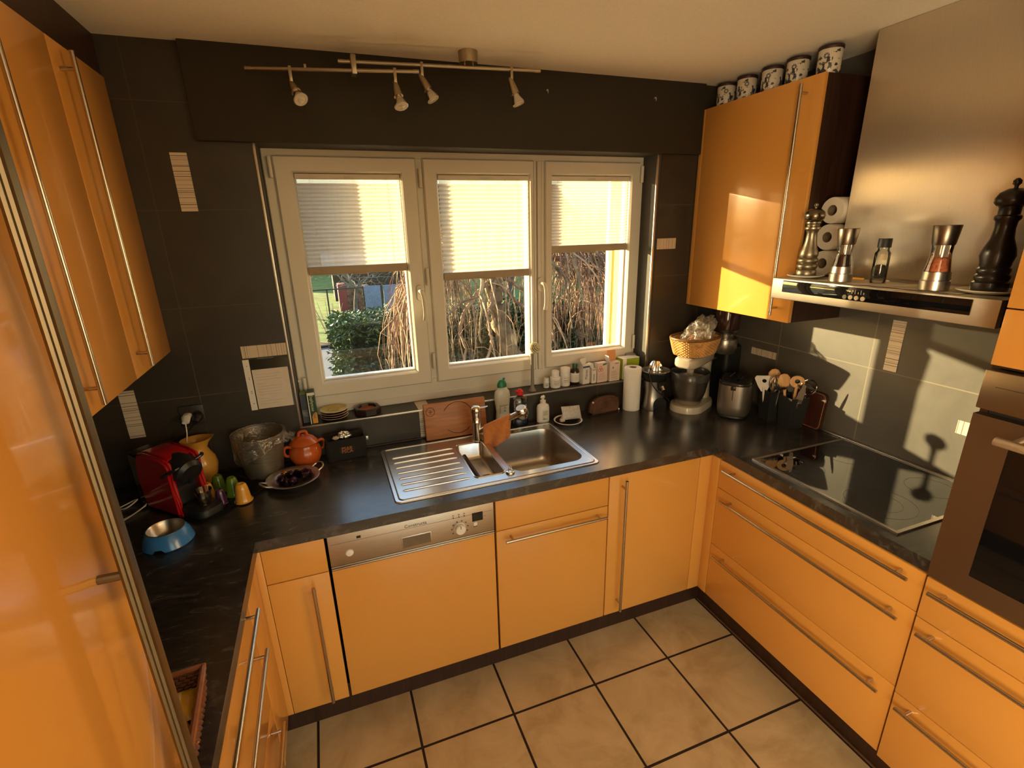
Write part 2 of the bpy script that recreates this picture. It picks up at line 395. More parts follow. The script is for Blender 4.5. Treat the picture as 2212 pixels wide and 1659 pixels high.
# the room behind the photographer, with an opening in its far wall
struct(MB().box(3.8, 3.9, YB, -1.75, 0, ZC).build('wall_side', CEIL, smooth=0))
struct(MB().box(XW+.2, 3.9, -1.75, -1.65, 0, ZC).build('wall_return', CEIL, smooth=0))
m = MB(); m.cells([XL-.1, -.35, 2.35, 3.9], [0, .12, 2.2, ZC], lambda u, v: not (-.35 < u < 2.35 and .12 < v < 2.2), 'y', YB, YB+.1)
struct(m.build('wall_front', CEIL, smooth=0))
# shutter box above the window
struct(MB().box(-.241, 1.905, .583, W, 2.135, ZC, bev=.003).build('trim_1', DARKPAINT, smooth=30))
# accent tiles let into the back wall and the side wall
def accent(x0, x1, z0, z1, m, par=wall_back, y=W): MB().box(x0, x1, y-.0025, y+.004, z0, z1).build('accent_tile', m, par, smooth=0)
accent(-.333, -.281, 1.906, 2.098, STRIPE_Z); accent(-.672, -.620, 1.082, 1.273, STRIPE_Z)
accent(-.234, -.069, 1.352, 1.401, STRIPE_X); accent(1.702, 1.815, 1.699, 1.751, STRIPE_X)
accent(.445, .502, H+.002, SILL-.006, STRIPE_Z)
wr = bpy.data.objects['wall_right']
def accent_r(y0, y1, z0, z1, m): MB().box(XW-.0025, XW+.004, y0, y1, z0, z1).build('accent_tile', m, wr, smooth=0)
accent_r(-.312, -.262, 1.232, 1.436, STRIPE_Z); accent_r(.255, .415, 1.150, 1.185, STRIPE_Y); accent_r(-.68, -.556, 1.066, 1.116, STRIPE_Y)
# window sill tiles, reveal and metal edge trim
struct(MB().box(NX0, NX1, W+.001, .735, SILL-.02, SILL+.0010).build('trim_2', TILE_B, smooth=0))
MB().box(.445, .502, W+.004, .733, SILL-.003, SILL+.0016).build('accent_tile', STRIPE_Z, bpy.data.objects['trim_2'], smooth=0)
m = MB(); m.box(NX0-.006, NX0+.003, W-.004, W+.004, SILL, NZ1-.005, bev=.001); m.box(NX1-.024, NX1-.014, W-.004, W+.004, SILL, NZ1-.005, bev=.001)
m.box(NX0-.006, NX1-.014, W-.004, W+.005, SILL-.006, SILL+.002, bev=.001)
struct(m.build('trim_3', ALU, smooth=30))
m = MB(); m.box(NX0-.001, NX0+.006, W+.002, .745, SILL, NZ1); m.box(NX1-.014, NX1+.001, W+.002, .745, SILL, NZ1); m.box(NX0, NX1, W+.002, .745, NZ1-.004, NZ1+.01)
struct(m.build('trim_4', GREYP, smooth=0))
# rendered outer reveals with shutter rails
PLAST = mat('ochre_house_render', (.62, .27, .07), rough=.85, var=.06, bump=.2, scale=60)
m = MB(); m.box(NX0-.02, .0, .79, 1.01, SILL-.03, NZ1+.06); m.box(1.680, NX1+.03, .79, 1.01, SILL-.03, NZ1+.06); m.box(NX0, NX1, .79, 1.01, NZ1+.0, NZ1+.08); m.box(NX0, NX1, .79, 1.04, SILL-.04, SILL+.05)
struct(m.build('trim_5', PLAST, smooth=0))
m = MB(); m.box(1.655, 1.680, .985, 1.015, SILL+.05, NZ1, bev=.002); m.box(0, .022, .985, 1.015, SILL+.05, NZ1, bev=.002)
struct(m.build('trim_6', PVC, smooth=0))
# wall plugs left in the shutter box
for x, lb in ((1.085, 'small bare hook screw on the dark shutter box right of the spotlights'), (1.618, 'small bare screw on the dark shutter box near the wall cabinet')):
    m = MB((x, .583, 2.36)); m.cyl((x, .583, 2.36), (x, .572, 2.36), .004, n=10); m.tube([(x, .573, 2.36), (x, .566, 2.358), (x, .566, 2.349), (x, .572, 2.347)], .0016, n=6)
    tag(m.build('screw_hook', ALU), lb, 'hook')
# skirting boards below the cabinets (plinths)
m = MB(); m.box(-.2915, 1.69, .065, .080, 0, .1405); struct(m.build('baseboard_back', WENGE, smooth=0))
struct(MB().box(1.6885, 1.7035, -1.75, .065, 0, .1405).build('baseboard_right', WENGE, smooth=0))
struct(MB().box(-.3065, -.2915, -.84, .080, 0, .1405).build('baseboard_left', WENGE, smooth=0))
struct(MB().box(1.680, 1.6885, -1.75, .060, 0, .006, bev=.002).build('trim_7', mat('brown_seal', (.12, .06, .03), rough=.5), smooth=0))
# ------------------------------------------------------------------ window
win = struct(thing('window_1', None, None, (0, 0, 0)))
def mitre_frame(m, x0, x1, z0, z1, w, y0, y1, bev=.006, wb=None, wt=None):
    """four mitred members of width w around an opening, front at y0"""
    wb = w if wb is None else wb; wt = w if wt is None else wt
    o = [(x0, z0), (x1, z0), (x1, z1), (x0, z1)]; i = [(x0+w, z0+wb), (x1-w, z0+wb), (x1-w, z1-wt), (x0+w, z1-wt)]
    b = bev
    ob = [(x0+b, z0+b), (x1-b, z0+b), (x1-b, z1-b), (x0+b, z1-b)]; ib = [(x0+w-b, z0+wb-b), (x1-w+b, z0+wb-b), (x1-w+b, z1-wt+b), (x0+w-b, z1-wt+b)]
    for k in range(4):
        l = (k+1) % 4
        P = lambda q, y: (q[0], y, q[1])
        m.loft([[P(o[k], y1), P(o[k], y0+b), P(ob[k], y0), P(ib[k], y0), P(i[k], y0+b*1.4), P(i[k], y1)],
                [P(o[l], y1), P(o[l], y0+b), P(ob[l], y0), P(ib[l], y0), P(i[l], y0+b*1.4), P(i[l], y1)]])
m = MB(); mitre_frame(m, -.055, 1.700, SILL, 2.158, .052, .735, .80, bev=.004, wb=.11)
m.box(.520, .590, .738, .80, 1.10, 2.12); m.box(1.060, 1.160, .738, .80, 1.10, 2.12)
m.box(1.086, 1.098, .728, .74, 1.115, 2.11, bev=.003); m.box(1.102, 1.122, .722, .74, 1.115, 2.11, bev=.004); m.box(1.124, 1.134, .728, .74, 1.115, 2.11, bev=.003)
m.box(-.02, 1.67, .733, .738, 1.062, 1.066, bev=.001)
m.build('window_frame', PVC, win, smooth=25)
SASH = [(-.018, .541, .052, .473), (.568, 1.082, .630, 1.066), (1.142, 1.661, 1.177, 1.612)]
for k, (a, b, g0, g1) in enumerate(SASH):
    m = MB()
    z0, z1 = (1.118, 2.112)
    w0 = max(g0-a, .02); w1 = max(b-g1, .014)
    # sash members of unequal width: outer a..b, glass g0..g1
    o = [(a, z0), (b, z0), (b, z1), (a, z1)]; i = [(g0, 1.182), (g1, 1.182), (g1, 2.050), (g0, 2.050)]; bv = .005
    c = lambda q, r: (q[0]+(r[0]-q[0])*.09, q[1]+(r[1]-q[1])*.09)
    P = lambda q, y: (q[0], y, q[1])
    for n in range(4):
        l = (n+1) % 4
        m.loft([[P(o[n], .79), P(o[n], .727), P(c(o[n], i[n]), .720), P(c(i[n], o[n]), .720), P(i[n], .732), P(i[n], .79)],
                [P(o[l], .79), P(o[l], .727), P(c(o[l], i[l]), .720), P(c(i[l], o[l]), .720), P(i[l], .732), P(i[l], .79)]])
    s = m.build('sash', PVC, win, smooth=20)
    MB().box(g0-.003, g1+.003, .768, .774, 1.176, 2.056).build('glass_pane', GLASS, s, smooth=0)
    m = MB(); mitre_frame(m, g0-.001, g1+.001, 1.181, 2.051, .009, .752, .79, bev=.002); m.build('glazing_bead', PVC, s, smooth=20)
for x, z0 in ((-.028, 2.03), (.556, 1.995), (.556, 1.582), (.556, 1.188), (1.672, 2.02), (1.672, 1.17), (-.028, 1.14)):
    m = MB(); m.cyl((x, .722, z0), (x, .722, z0+.075), .0085, n=14); m.cyl((x, .722, z0+.036), (x, .722, z0+.038), .0092, n=14); m.box(x-.004, x+.004, .722, .74, z0+.006, z0+.068); m.build('hinge', PVC, win)
for x in (-.040, -.047):
    z = 1.985 if x == -.040 else 1.20
    MB().cyl((x, .7345, z), (x, .732, z), .008, n=16).build('cover_cap', PVC, win)
for x, y in ((.513, .720), (1.112, .722)):
    m = MB(); m.loft([[(x+p, y-.001, 1.551+q) for p, q in rrect(-.015, .015, -.036, .036, .0149)], [(x+p*.9, y-.011, 1.551+q*.95) for p, q in rrect(-.015, .015, -.036, .036, .0149)]])
    m.tube(smoothpts([(x, y-.008, 1.560), (x, y-.040, 1.560), (x+.004, y-.052, 1.551), (x+.009, y-.053, 1.52), (x+.011, y-.050, 1.47), (x+.008, y-.044, 1.432)]), [.0105]*8+[.0095]*10+[.0105]*13, n=12, flat=.8)
    m.build('window_handle', PVC, win)
# ------------------------------------------------------------------ pleated blinds
for k, (g0, g1, zb, lb) in enumerate([(.054, .471, 1.650, 'cream pleated blind half lowered in the left sash beside the shaded wall'), (.634, 1.064, 1.596, 'cream pleated blind in the middle sash, lowered furthest of the three'), (1.179, 1.610, 1.697, 'cream pleated blind in the right sash, raised highest of the three')]):
    t = thing('pleated_blind', lb, 'blind', ((g0+g1)/2, .745, zb), group='pleated blinds on the window sashes')
    o_ = ((g0+g1)/2, .745, zb)
    m = MB(o_); m.box(g0+.001, g1-.001, .735, .751, 2.026, 2.048, bev=.004); m.build('head_rail', PVC, t)
    m = MB(o_); m.box((g0+g1)/2-.02, (g0+g1)/2+.02, .731, .736, 2.030, 2.038, bev=.002); m.build('clip', CLEAR, t)
    m = MB(o_); m.box(g0+.002, g1-.002, .734, .752, zb, zb+.034, bev=.003); m.box((g0+g1)/2-.03, (g0+g1)/2+.03, .731, .736, zb-.004, zb+.002, bev=.002); m.build('bottom_rail', mat('taupe_rail%d' % k, (.36, .29, .21), rough=.45, var=.03), t)
    m = MB(o_); n = 21; pts = []
    for i in range(2*n+1): pts.append((.737 if i % 2 else .750, zb+.034+(2.026-zb-.034)*(i/(2*n))**.93))
    m.loft([[(g0+.003, y, z) for y, z in pts], [(g1-.003, y, z) for y, z in pts]], close=False, cap0=False, cap1=False)
    m.build('pleated_fabric', BLIND, t, smooth=0, recalc=False)
    for x in (g0+.055, g1-.055):
        MB(o_).tube([(x, .7435, zb+.03), (x, .7435, 2.03)], .0008, n=5).build('cord', PVC, t)
# ================================================================== cabinets
def bar(m, p0, p1, out, posts, r=.0062, L=.034):
    """bar handle: out = vector from door surface to bar"""
    m.tube([p0, p1], r, n=14)
    p0, p1, out = Vector(p0), Vector(p1), Vector(out)
    for t in posts:
        q = p0+(p1-p0)*t; m.tube([q, q-out.normalized()*L], r*.8, n=10)
def cabinet(name, label, cat, org, body):
    t = thing(name, label, cat, org)
    m = MB(org)
    for b in body: m.box(*b)
    m.build('body', WENGE, t, smooth=0)
    return t
def front(t, org, name, box, handle=None, mt=None, bev=.0018):
    m = MB(org); m.box(*box, bev=bev); d = m.build(name, mt or ORANGE, t, smooth=30)
    if handle:
        m = MB(org); bar(m, *handle); m.build('handle', HANDLE, d)
    return d
FY, FT = 0.0, .019
zt, zb = .8455, .1416
o = (-.10, .3, .1416)
t = cabinet('base_cabinet', 'narrow orange base cabinet with drawer and door left of the dishwasher', 'cabinet', o, [(-.2005, -.0105, .019, .595, .1416, .846)])
front(t, o, 'drawer_front', (-.2010, -.0065, FY, FT, .7130, zt)); front(t, o, 'door', (-.2010, -.0065, FY, FT, zb, .7095), ((-.061, -.035, .175), (-.061, -.035, .684), (0, -1, 0), (.07, .93)))
# dishwasher
o = (.30, .3, .1416)
t = thing('dishwasher', 'built-in dishwasher with steel control strip and orange door panel', 'dishwasher', o)
MB(o).box(.012, .588, .022, .59, .12, .806).build('body', BLACKM, t, smooth=0)
m = MB(o); m.box(.003, .597, -.002, .022, .7245, .8455, bev=.002)
cp = m.build('control_panel', STEEL_H, t, smooth=30)
m = MB(o); m.box(.003, .597, -.004, .02, .7095, .7155, bev=.0015); m.box(.003, .597, -.001, .02, .7165, .7225, bev=.001); m.build('grip_strip', STEEL_H, cp, smooth=30)
m = MB(o); m.box(.247, .356, -.0035, 0, .7335, .7805, bev=.0015); m.build('recess_frame', STEEL_S, cp, smooth=30)
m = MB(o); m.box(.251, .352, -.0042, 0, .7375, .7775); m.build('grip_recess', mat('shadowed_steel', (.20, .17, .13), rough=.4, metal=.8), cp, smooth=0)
def knob(x, z, r, d, nm, mt=STEEL_S):
    m = MB(o); m.cyl((x, -.001, z), (x, -.003, z), r*1.12, n=24); m.tube([(x, -.003, z), (x, -.003-d*.8, z), (x, -.003-d, z)], [r, r, r*.86], n=24); return m.build(nm, mt, cp)
knob(.069, .768, .012, .004, 'power_button', WHITEP); k_ = knob(.4625, .766, .020, .018, 'program_dial', WHITEP); knob(.522, .7705, .0075, .004, 'start_button', WHITEP)
MB(o).box(.4615, .4635, -.0222, -.0208, .772, .784).build('dial_mark', BLACKP, cp, smooth=0)
MB(o).box(.5115, .553, -.0032, 0, .781, .8165).build('display', BLACKG, cp, smooth=0)
MB(o).box(.098, .112, -.0032, 0, .818, .827).build('badge', BLACKP, cp, smooth=0)
MB(o).box(.01, .59, -.0028, 0, .8115, .8122).build('groove', mat('engraved_line', (.16, .13, .10), rough=.5), cp, smooth=0)
lettering('Constructa', .0175, BLACKP, cp, Matrix.Translation((-o[0], -o[1], -o[2])) @ frame((.302, -.0023, .8215), (1, 0, 0), (0, 0, 1)))
m = MB(o)
for x in (.4400, .4615, .4815): m.box(x-.0018, x+.0018, -.0030, 0, .8115, .8165); m.box(x-.003, x+.003, -.0026, 0, .8215, .8230); m.box(x-.003, x+.003, -.0026, 0, .8245, .8255)
for a in range(8):
    an = math.radians(210-a*34); x, z = .4625+.031*math.cos(an), .766+.031*math.sin(an); m.box(x-.003, x+.003, -.0026, 0, z-.001, z+.001); m.box(x-.002, x+.003, -.0026, 0, z-.0035, z-.0025)
m.box(.515, .529, -.0026, 0, .7570, .7585); m.box(.558, .563, -.0026, 0, .795, .7965); m.build('symbols', BLACKP, cp, smooth=0)
front(t, o, 'door_panel', (.003, .597, FY, FT, zb, .7065))
# sink cabinet
o = (.85, .3, .1416)
t = cabinet('sink_cabinet', 'orange cabinet under the sink with a horizontal bar handle', 'cabinet', o, [(.602, .612, .019, .595, .1416, .846), (1.088, 1.098, .019, .595, .1416, .846), (.602, 1.098, .58, .595, .1416, .846), (.602, 1.098, .019, .58, .1416, .16)])
front(t, o, 'drawer_front', (.605, 1.0965, FY, FT, .7130, zt)); front(t, o, 'door', (.605, 1.0965, FY, FT, zb, .7095), ((.632, -.035, .6785), (1.075, -.035, .6785), (0, -1, 0), (.07, .93)))
o = (1.33, .3, .1416)
t = cabinet('base_cabinet', 'orange one-door base cabinet right of the sink, tall handle on its left', 'cabinet', o, [(1.1005, 1.5585, .019, .595, .1416, .846)])
front(t, o, 'door', (1.1015, 1.5565, FY, FT, zb, zt), ((1.161, -.035, .175), (1.161, -.035, .828), (0, -1, 0), (.06, .94)))
o = (1.60, -.02, .1416)
m = MB(o); m.box(1.5595, 1.6385, 0, .019, zb, zt, bev=.0015); m.box(1.6195, 1.6385, -.0505, -.0005, zb, zt, bev=.0015)
tag(m.build('corner_panel', ORANGE, None, smooth=30), 'orange angled corner strip in the right inner corner of the base units', 'panel')
# drawers under the hob
FX = 1.6195
def drawers(y0, y1, splits, hs, hy, label, o, fx=FX, depth=.57, sgn=1, hx=None):
    t = cabinet('drawer_cabinet', label, 'cabinet', o, [(min(fx+sgn*.019, fx+sgn*depth), max(fx+sgn*.019, fx+sgn*depth), y0+.001, y1-.001, .1416, splits[-1]+.001)])
    for k in range(3):
        z0, z1 = splits[k]+.0012, splits[k+1]-.0012
        a, b = sorted((fx, fx+sgn*.019))
        front(t, o, 'drawer', (a, b, y0+.0015, y1-.0015, z0, z1), ((fx-sgn*.035, hy[0], hs[k]), (fx-sgn*.035, hy[1], hs[k]), (-sgn, 0, 0), (.05, .95)))
    return t
drawers(-.8665, -.0525, [.1416, .4246, .712, .8455], [.389, .676, .818], (-.103, -.839), 'wide orange three-drawer base unit under the hob', (1.9, -.45, .1416))
# oven tower
TX = 1.605
o = (1.9, -1.17, 0)
t = thing('oven_tower', 'tall orange housing cabinet around the built-in oven, cut by the right picture edge', 'cabinet', o)
m = MB(o); m.box(1.627, XW-.005, -1.472, -.874, .1416, .855); m.box(1.627, XW-.005, -.891, -.874, .855, 1.466); m.box(1.627, XW-.005, -1.472, -1.455, .855, 1.466); m.box(1.627, XW-.005, -1.472, -.874, 1.466, 2.36); m.build('body', WENGE, t, smooth=0)
for k, (z0, z1, hz) in enumerate([(.1416, .4190, .392), (.4190, .7105, .677), (.7105, .8500, .820)]):
    front(t, o, 'drawer', (TX+.003, TX+.022, -1.4705, -.8735, z0+.0012, z1-.0012), ((TX-.030, -.899, hz), (TX-.030, -1.44, hz), (-1, 0, 0), (.05, .95)))
front(t, o, 'flap_door', (TX, TX+.02, -1.4705, -.8790, 1.4755, 1.6105)); front(t, o, 'door', (TX, TX+.02, -1.4705, -.8790, 1.6135, 2.355))
# oven
BRONZE = mat('warm_grey_steel', (.25, .195, .15), rough=.38, metal=1, var=.06, scale=60, stretch=(1, 2, 40), bump=.04)
o = (1.9, -1.17, .856)
t = thing('built_in_oven', 'stainless built-in oven with dark glass door in the tall cabinet', 'oven', o)
MB(o).box(1.627, 2.15, -1.453, -.893, .860, 1.462).build('body', BLACKM, t, smooth=0)
MB(o).box(TX-.008, TX+.025, -1.4685, -.8765, 1.365, 1.4635, bev=.003).build('control_panel', BRONZE, t, smooth=30)
MB(o).box(TX-.0085, TX, -1.4, -.905, 1.4250, 1.4262).build('groove', BLACKP, t, smooth=0)
m = MB(o); m.cells([-1.4685, -1.382, -.963, -.8765], [.8605, .921, 1.300, 1.350], lambda u, v: not (-1.382 < u < -.963 and .921 < v < 1.300), 'x', TX-.008, TX+.022); d = m.build('door', BRONZE, t, smooth=30)
MB(o).box(TX-.0065, TX-.001, -1.3835, -.9615, .9195, 1.3015).build('door_glass', BLACKG, d, smooth=0)
m = MB(o); m.tube([(TX-.055, -.955, 1.312), (TX-.055, -1.39, 1.312)], .0135, n=18, flat=.8); [m.cyl((TX-.055, y, 1.312), (TX-.004, y, 1.318), .008, n=12) for y in (-.985, -1.36)]; m.build('handle', mat('pale_satin_handle', (.66, .58, .48), rough=.35, metal=.9), d)
# left run
LX = -.222
o = (-.5, -.5, .1416)
drawers(-.800, -.1925, [.1416, .4246, .712, .8455], [.389, .676, .818], (-.250, -.765), 'orange three-drawer base unit of the left run beside the tall cupboard', o, fx=LX, sgn=-1)
o = (-.24, -.09, .1416)
m = MB(o); m.box(LX-.019, LX, -.1905, -.0005, zb, zt, bev=.0015); m.box(LX-.019, -.2025, 0, .019, zb, zt, bev=.0015)
tag(m.build('corner_panel', ORANGE, None, smooth=30), 'orange corner filler panel between the left drawers and the narrow cabinet', 'panel')
# tall cupboard
o = (-.5, -1.35, 0)
t = thing('tall_cupboard', 'tall glossy orange cupboard filling the left picture edge, long ribbed handle', 'cupboard', o)
MB(o).box(XL+.004, LX-.020, -1.95, -.806, .10, 2.31).build('body', WENGE, t, smooth=0)
d = front(t, o, 'door', (LX-.019, LX, -1.402, -.804, .12, 2.31), mt=ORANGE_G); front(t, o, 'door', (LX-.019, LX, -1.95, -1.405, .12, 2.31), mt=ORANGE_G)
m = MB(o)
hx, hy = -.187, -.8785
prof = [(-.0085, -.006), (-.0045, -.0085), (-.0015, -.0062), (.0015, -.0085), (.0045, -.0062), (.0085, -.0085), (.0095, .0), (.0085, .0075), (-.0085, .0075)]
m.loft([[(hx+p, hy+q, .30) for p, q in prof], [(hx+p, hy+q, 2.22) for p, q in prof]])
for z in (.40, 1.400, 2.15): m.cyl((hx, hy, z), (LX, hy, z), .006, n=10)
m.build('handle', mat('dark_ribbed_nickel', (.20, .172, .125), rough=.42, metal=1, var=.05), d, smooth=20)
# wall cabinets left
UL = -.469
o = (-.64, .2, 1.406)
t = cabinet('wall_cabinet', 'orange two-door wall cabinet above the coffee machine corner', 'cabinet', o, [(XL+.003, UL-.020, -.188, .6045, 1.406, 2.316)])
front(t, o, 'door', (UL-.019, UL, .2085, .6055, 1.4065, 2.316), ((UL+.035, .2505, 1.436), (UL+.035, .2505, 2.292), (1, 0, 0), (.05, .95)), mt=ORANGE)
front(t, o, 'door', (UL-.019, UL, -.1885, .2055, 1.4065, 2.316), ((UL+.035, -.150, 1.436), (UL+.035, -.150, 2.292), (1, 0, 0), (.05, .95)), mt=ORANGE)
o = (-.64, -.5, 1.406)
t = cabinet('wall_cabinet', 'orange wall cabinet half hidden behind the tall glossy cupboard', 'cabinet', o, [(XL+.003, UL-.020, -.800, -.190, 1.406, 2.316)])
front(t, o, 'door', (UL-.019, UL, -.800, -.1915, 1.4065, 2.316))
struct(MB().box(XL+.002, UL-.006, -1.95, .606, 2.317, ZC-.001).build('trim_8', WENGE, smooth=0))
# wall cabinet right
UX = 1.9096
o = (2.05, .27, 1.412)
t = cabinet('wall_cabinet', 'orange wall cabinet right of the window with sunlit lower door', 'cabinet', o, [(UX+.020, XW-.002, -.034, .606, 1.412, 2.330)])
front(t, o, 'door', (UX, UX+.0195, -.0345, .5785, 1.412, 2.330), ((UX-.035, .029, 1.439), (UX-.035, .029, 2.305), (-1, 0, 0), (.035, .965)))
front(t, o, 'filler_strip', (UX+.001, UX+.0195, .5805, .606, 1.412, 2.330))
# ------------------------------------------------------------------ worktop
us = [XL+.002, -.2075, .285, .705, .735, 1.05, 1.6256, XW-.002]; vs_ = [-.866, -.800, -.0075, .085, .50, W-.002]
def inside(u, v):
    if u < -.2075 and v > -.800: return True
    if u > 1.6256: return True
    if v > -.0075: return not (.285 < u < 1.05 and .085 < v < .50)
    return False
o = (.7, .3, H-.04)
m = MB(o); m.cells(us, vs_, inside, 'z', H-.0398, H)
wt = tag(m.build('worktop', WORKTOP, None, smooth=0), 'dark slate-look laminate worktop running round three walls', 'worktop')
E_ = MB(); E_.box(XW-.020, XW-.002, -.866, -.02, H, H+.007, bev=.002); E_.box(XW-.012, XW-.002, -.02, .60, H, H+.010, bev=.002); struct(E_.build('trim_9', ALU))
E_ = MB(); E_.box(XL+.01, 1.9, W-.010, W-.002, H, H+.006, bev=.002); struct(E_.build('trim_10', WENGE))
# ------------------------------------------------------------------ hob
o = (1.93, -.457, H)
t = thing('ceramic_hob', 'black glass ceramic hob in a thin steel frame, sun patch on it', 'hob', o)
m = MB(o); m.cells([1.668, 1.680, 2.177, 2.188], [-.744, -.732, -.183, -.171], lambda u, v: not (1.680 < u < 2.177 and -.732 < v < -.183), 'z', H+.0002, H+.0065); m.build('frame', ALU, t, smooth=0)
MB(o).box(1.680, 2.177, -.732, -.183, H+.0005, H+.0055).build('glass', HOBG, t, smooth=0)
RING = mat('grey_hob_print', (.05, .05, .05), rough=.3, var=.05)
def flat_ring(m, cx, cy, r, w, z, n=48):
    m.loft([[(cx+r*math.cos(2*PI*i/n), cy+r*math.sin(2*PI*i/n), z) for i in range(n)], [(cx+(r+w)*math.cos(2*PI*i/n), cy+(r+w)*math.sin(2*PI*i/n), z) for i in range(n)]], cap0=False, cap1=False)
for cx, cy, r in ((1.79, -.31, .072), (2.05, -.30, .09), (1.80, -.60, .105), (2.06, -.60, .075)):
    m = MB(o); flat_ring(m, cx, cy, r, .0012, H+.0058)
    if r > .09: flat_ring(m, cx, cy, r*.6, .0012, H+.0058)
    m.build('cooking_zone', RING, t, smooth=0)
# ------------------------------------------------------------------ extractor hood
o = (2.0, -.40, 1.526)
t = thing('extractor_hood', 'stainless extractor hood with black glass control strip, spice mills on top', 'hood', o)
HX = 1.802
MB(o).box(HX, XW-.002, -.776, -.0285, 1.526, 1.604, bev=.003).build('canopy', STEEL_C, t, smooth=30)
cs = MB(o).box(HX-.0022, HX+.004, -.711, -.080, 1.5540, 1.5985, bev=.001).build('control_strip', BLACKG, t, smooth=30)
for k, y in enumerate((-.341, -.362, -.383, -.405)):
    m = MB(o); m.cyl((HX-.002, y, 1.5645), (HX-.0048, y, 1.5645), .0075, n=20); m.build('button', mat('dim_button', (.18, .17, .15), rough=.3, metal=.8) if k == 0 else ALU, cs)
m = MB(o)
for y, k in ((-.345, 0), (-.364, 1), (-.375, 2), (-.386, 3), (-.395, 2), (-.405, 3)):
    if k == 1: m.box(HX-.0027, HX, y-.001, y+.001, 1.577, 1.590); m.box(HX-.0027, HX, y-.005, y, 1.588, 1.590); m.box(HX-.0027, HX, y-.005, y-.003, 1.583, 1.590)
    elif k == 2: m.box(HX-.0027, HX, y-.0006, y+.0006, 1.577, 1.591)
    elif k == 3: m.box(HX-.0027, HX, y-.001, y+.001, 1.578, 1.584)
    else: m.box(HX-.0027, HX, y-.002, y+.002, 1.586, 1.5875)
m.build('symbols', WHITEP, cs, smooth=0)
m = MB(o); m.box(2.005, XW-.002, -.760, -.140, 1.6042, ZC-.002, bev=.002); m.build('chimney', STEEL_V, t, smooth=30)
MB(o).box(HX+.02, XW-.002, -.7765, -.7755, 1.528, 1.602).build('side_panel', BLACKM, t, smooth=0)
# ================================================================== sink
SINK = mat('sink_steel', (.60, .58, .56), rough=.27, metal=1, var=.05, scale=50, stretch=(1, 14, 1), bump=.03)
o = (.665, .29, H)
t = thing('kitchen_sink', 'stainless inset sink with ribbed drainer, small colander bowl and deep basin', 'sink', o)
zt_ = H+.0045
outer = rrect(.248, 1.083, .050, .537, .022); B1 = rrect(.722, 1.046, .100, .475, .055); B2 = rrect(.566, .692, .118, .448, .02)
m = MB(o); m.sheet(outer, [B1, B2], zt_)
n = len(outer)
m.loft([[(x, y, zt_) for x, y in outer], [(x+(x-.665)*.006, y+(y-.29)*.006, H+.0022) for x, y in outer], [(x+(x-.665)*.009, y+(y-.29)*.012, H+.0004) for x, y in outer]], cap0=False, cap1=False)
# raised rim line around the deck and ribs on the drainer
m.tube([(x, y, zt_) for x, y in rrect(.262, 1.070, .062, .525, .02)], .0032, n=6, closed=True)
for k in range(7):
    f = k/6; y = .425-f*(.425-.128); m.tube([(.285, y, zt_-.0005), (.292, y, zt_+.001), (.53, y, zt_+.001), (.545 if k else .55, y, zt_-.0005)], [.003, .0042, .0042, .003], n=8)
bmesh.ops.remove_doubles(m.bm, verts=list(m.bm.verts), dist=1e-5)
deck = m.build('deck', SINK, t, smooth=40, recalc=False)
def sc(lp, k, cx, cy): return [(cx+(x-cx)*k, cy+(y-cy)*k) for x, y in lp]
m = MB(o); L_ = [(1.0, zt_), (.992, zt_-.006), (.975, zt_-.03), (.955, H-.12), (.93, H-.148), (.86, H-.160)]
m.loft([[(x, y, z) for x, y in sc(B1, k, .884, .2875)] for k, z in L_], cap0=False); m.build('basin', mat('basin_steel', (.50, .47, .43), rough=.33, metal=1, var=.05, scale=50, bump=.03), t, smooth=50, recalc=False)
m = MB(o); L_ = [(1.0, zt_), (.985, zt_-.005), (.95, H-.055), (.90, H-.066), (.80, H-.070)]
m.loft([[(x, y, z) for x, y in sc(B2, k, .629, .283)] for k, z in L_], cap0=False); sb = m.build('small_bowl', SINK, t, smooth=50, recalc=False)
m = MB(o)
m.tube([(x, y, zt_+.001) for x, y in B2], .0035, n=6, closed=True); m.build('colander_rim', SINK, sb)
for i in range(3):
    m = MB(o); m.box(.640, .668, .262-i*.013, .2655-i*.013, H-.0695, H-.0680); m.build('slot', BLACKP, sb, smooth=0)
m = MB(o); m.cyl((.884, .2875, H-.1598), (.884, .2875, H-.157), .042, n=32); m.cyl((.884, .2875, H-.158), (.884, .2875, H-.151), .014, n=20); m.build('drain', CHROME, t)
m = MB(o)
for i in range(10): m.cyl((1.034, .20+i*.012, H-.09), (1.036, .20+i*.012, H-.09), .0025, n=8)
m.build('overflow_holes', BLACKP, t) if False else m.bm.free()
o2 = (.707, .108, zt_)
m = MB(o2); m.lathe([(0, 0), (.017, 0), (.019, .003), (.017, .007), (.012, .009), (0, .009)], n=24, c=o2); m.tube([(.699, .108, zt_+.008), (.702, .108, zt_+.024), (.712, .110, zt_+.026), (.716, .110, zt_+.008)], .0022, n=8)
tag(m.build('waste_knob', CHROME), 'small chrome pop-up waste knob on the front rim of the sink', 'knob')
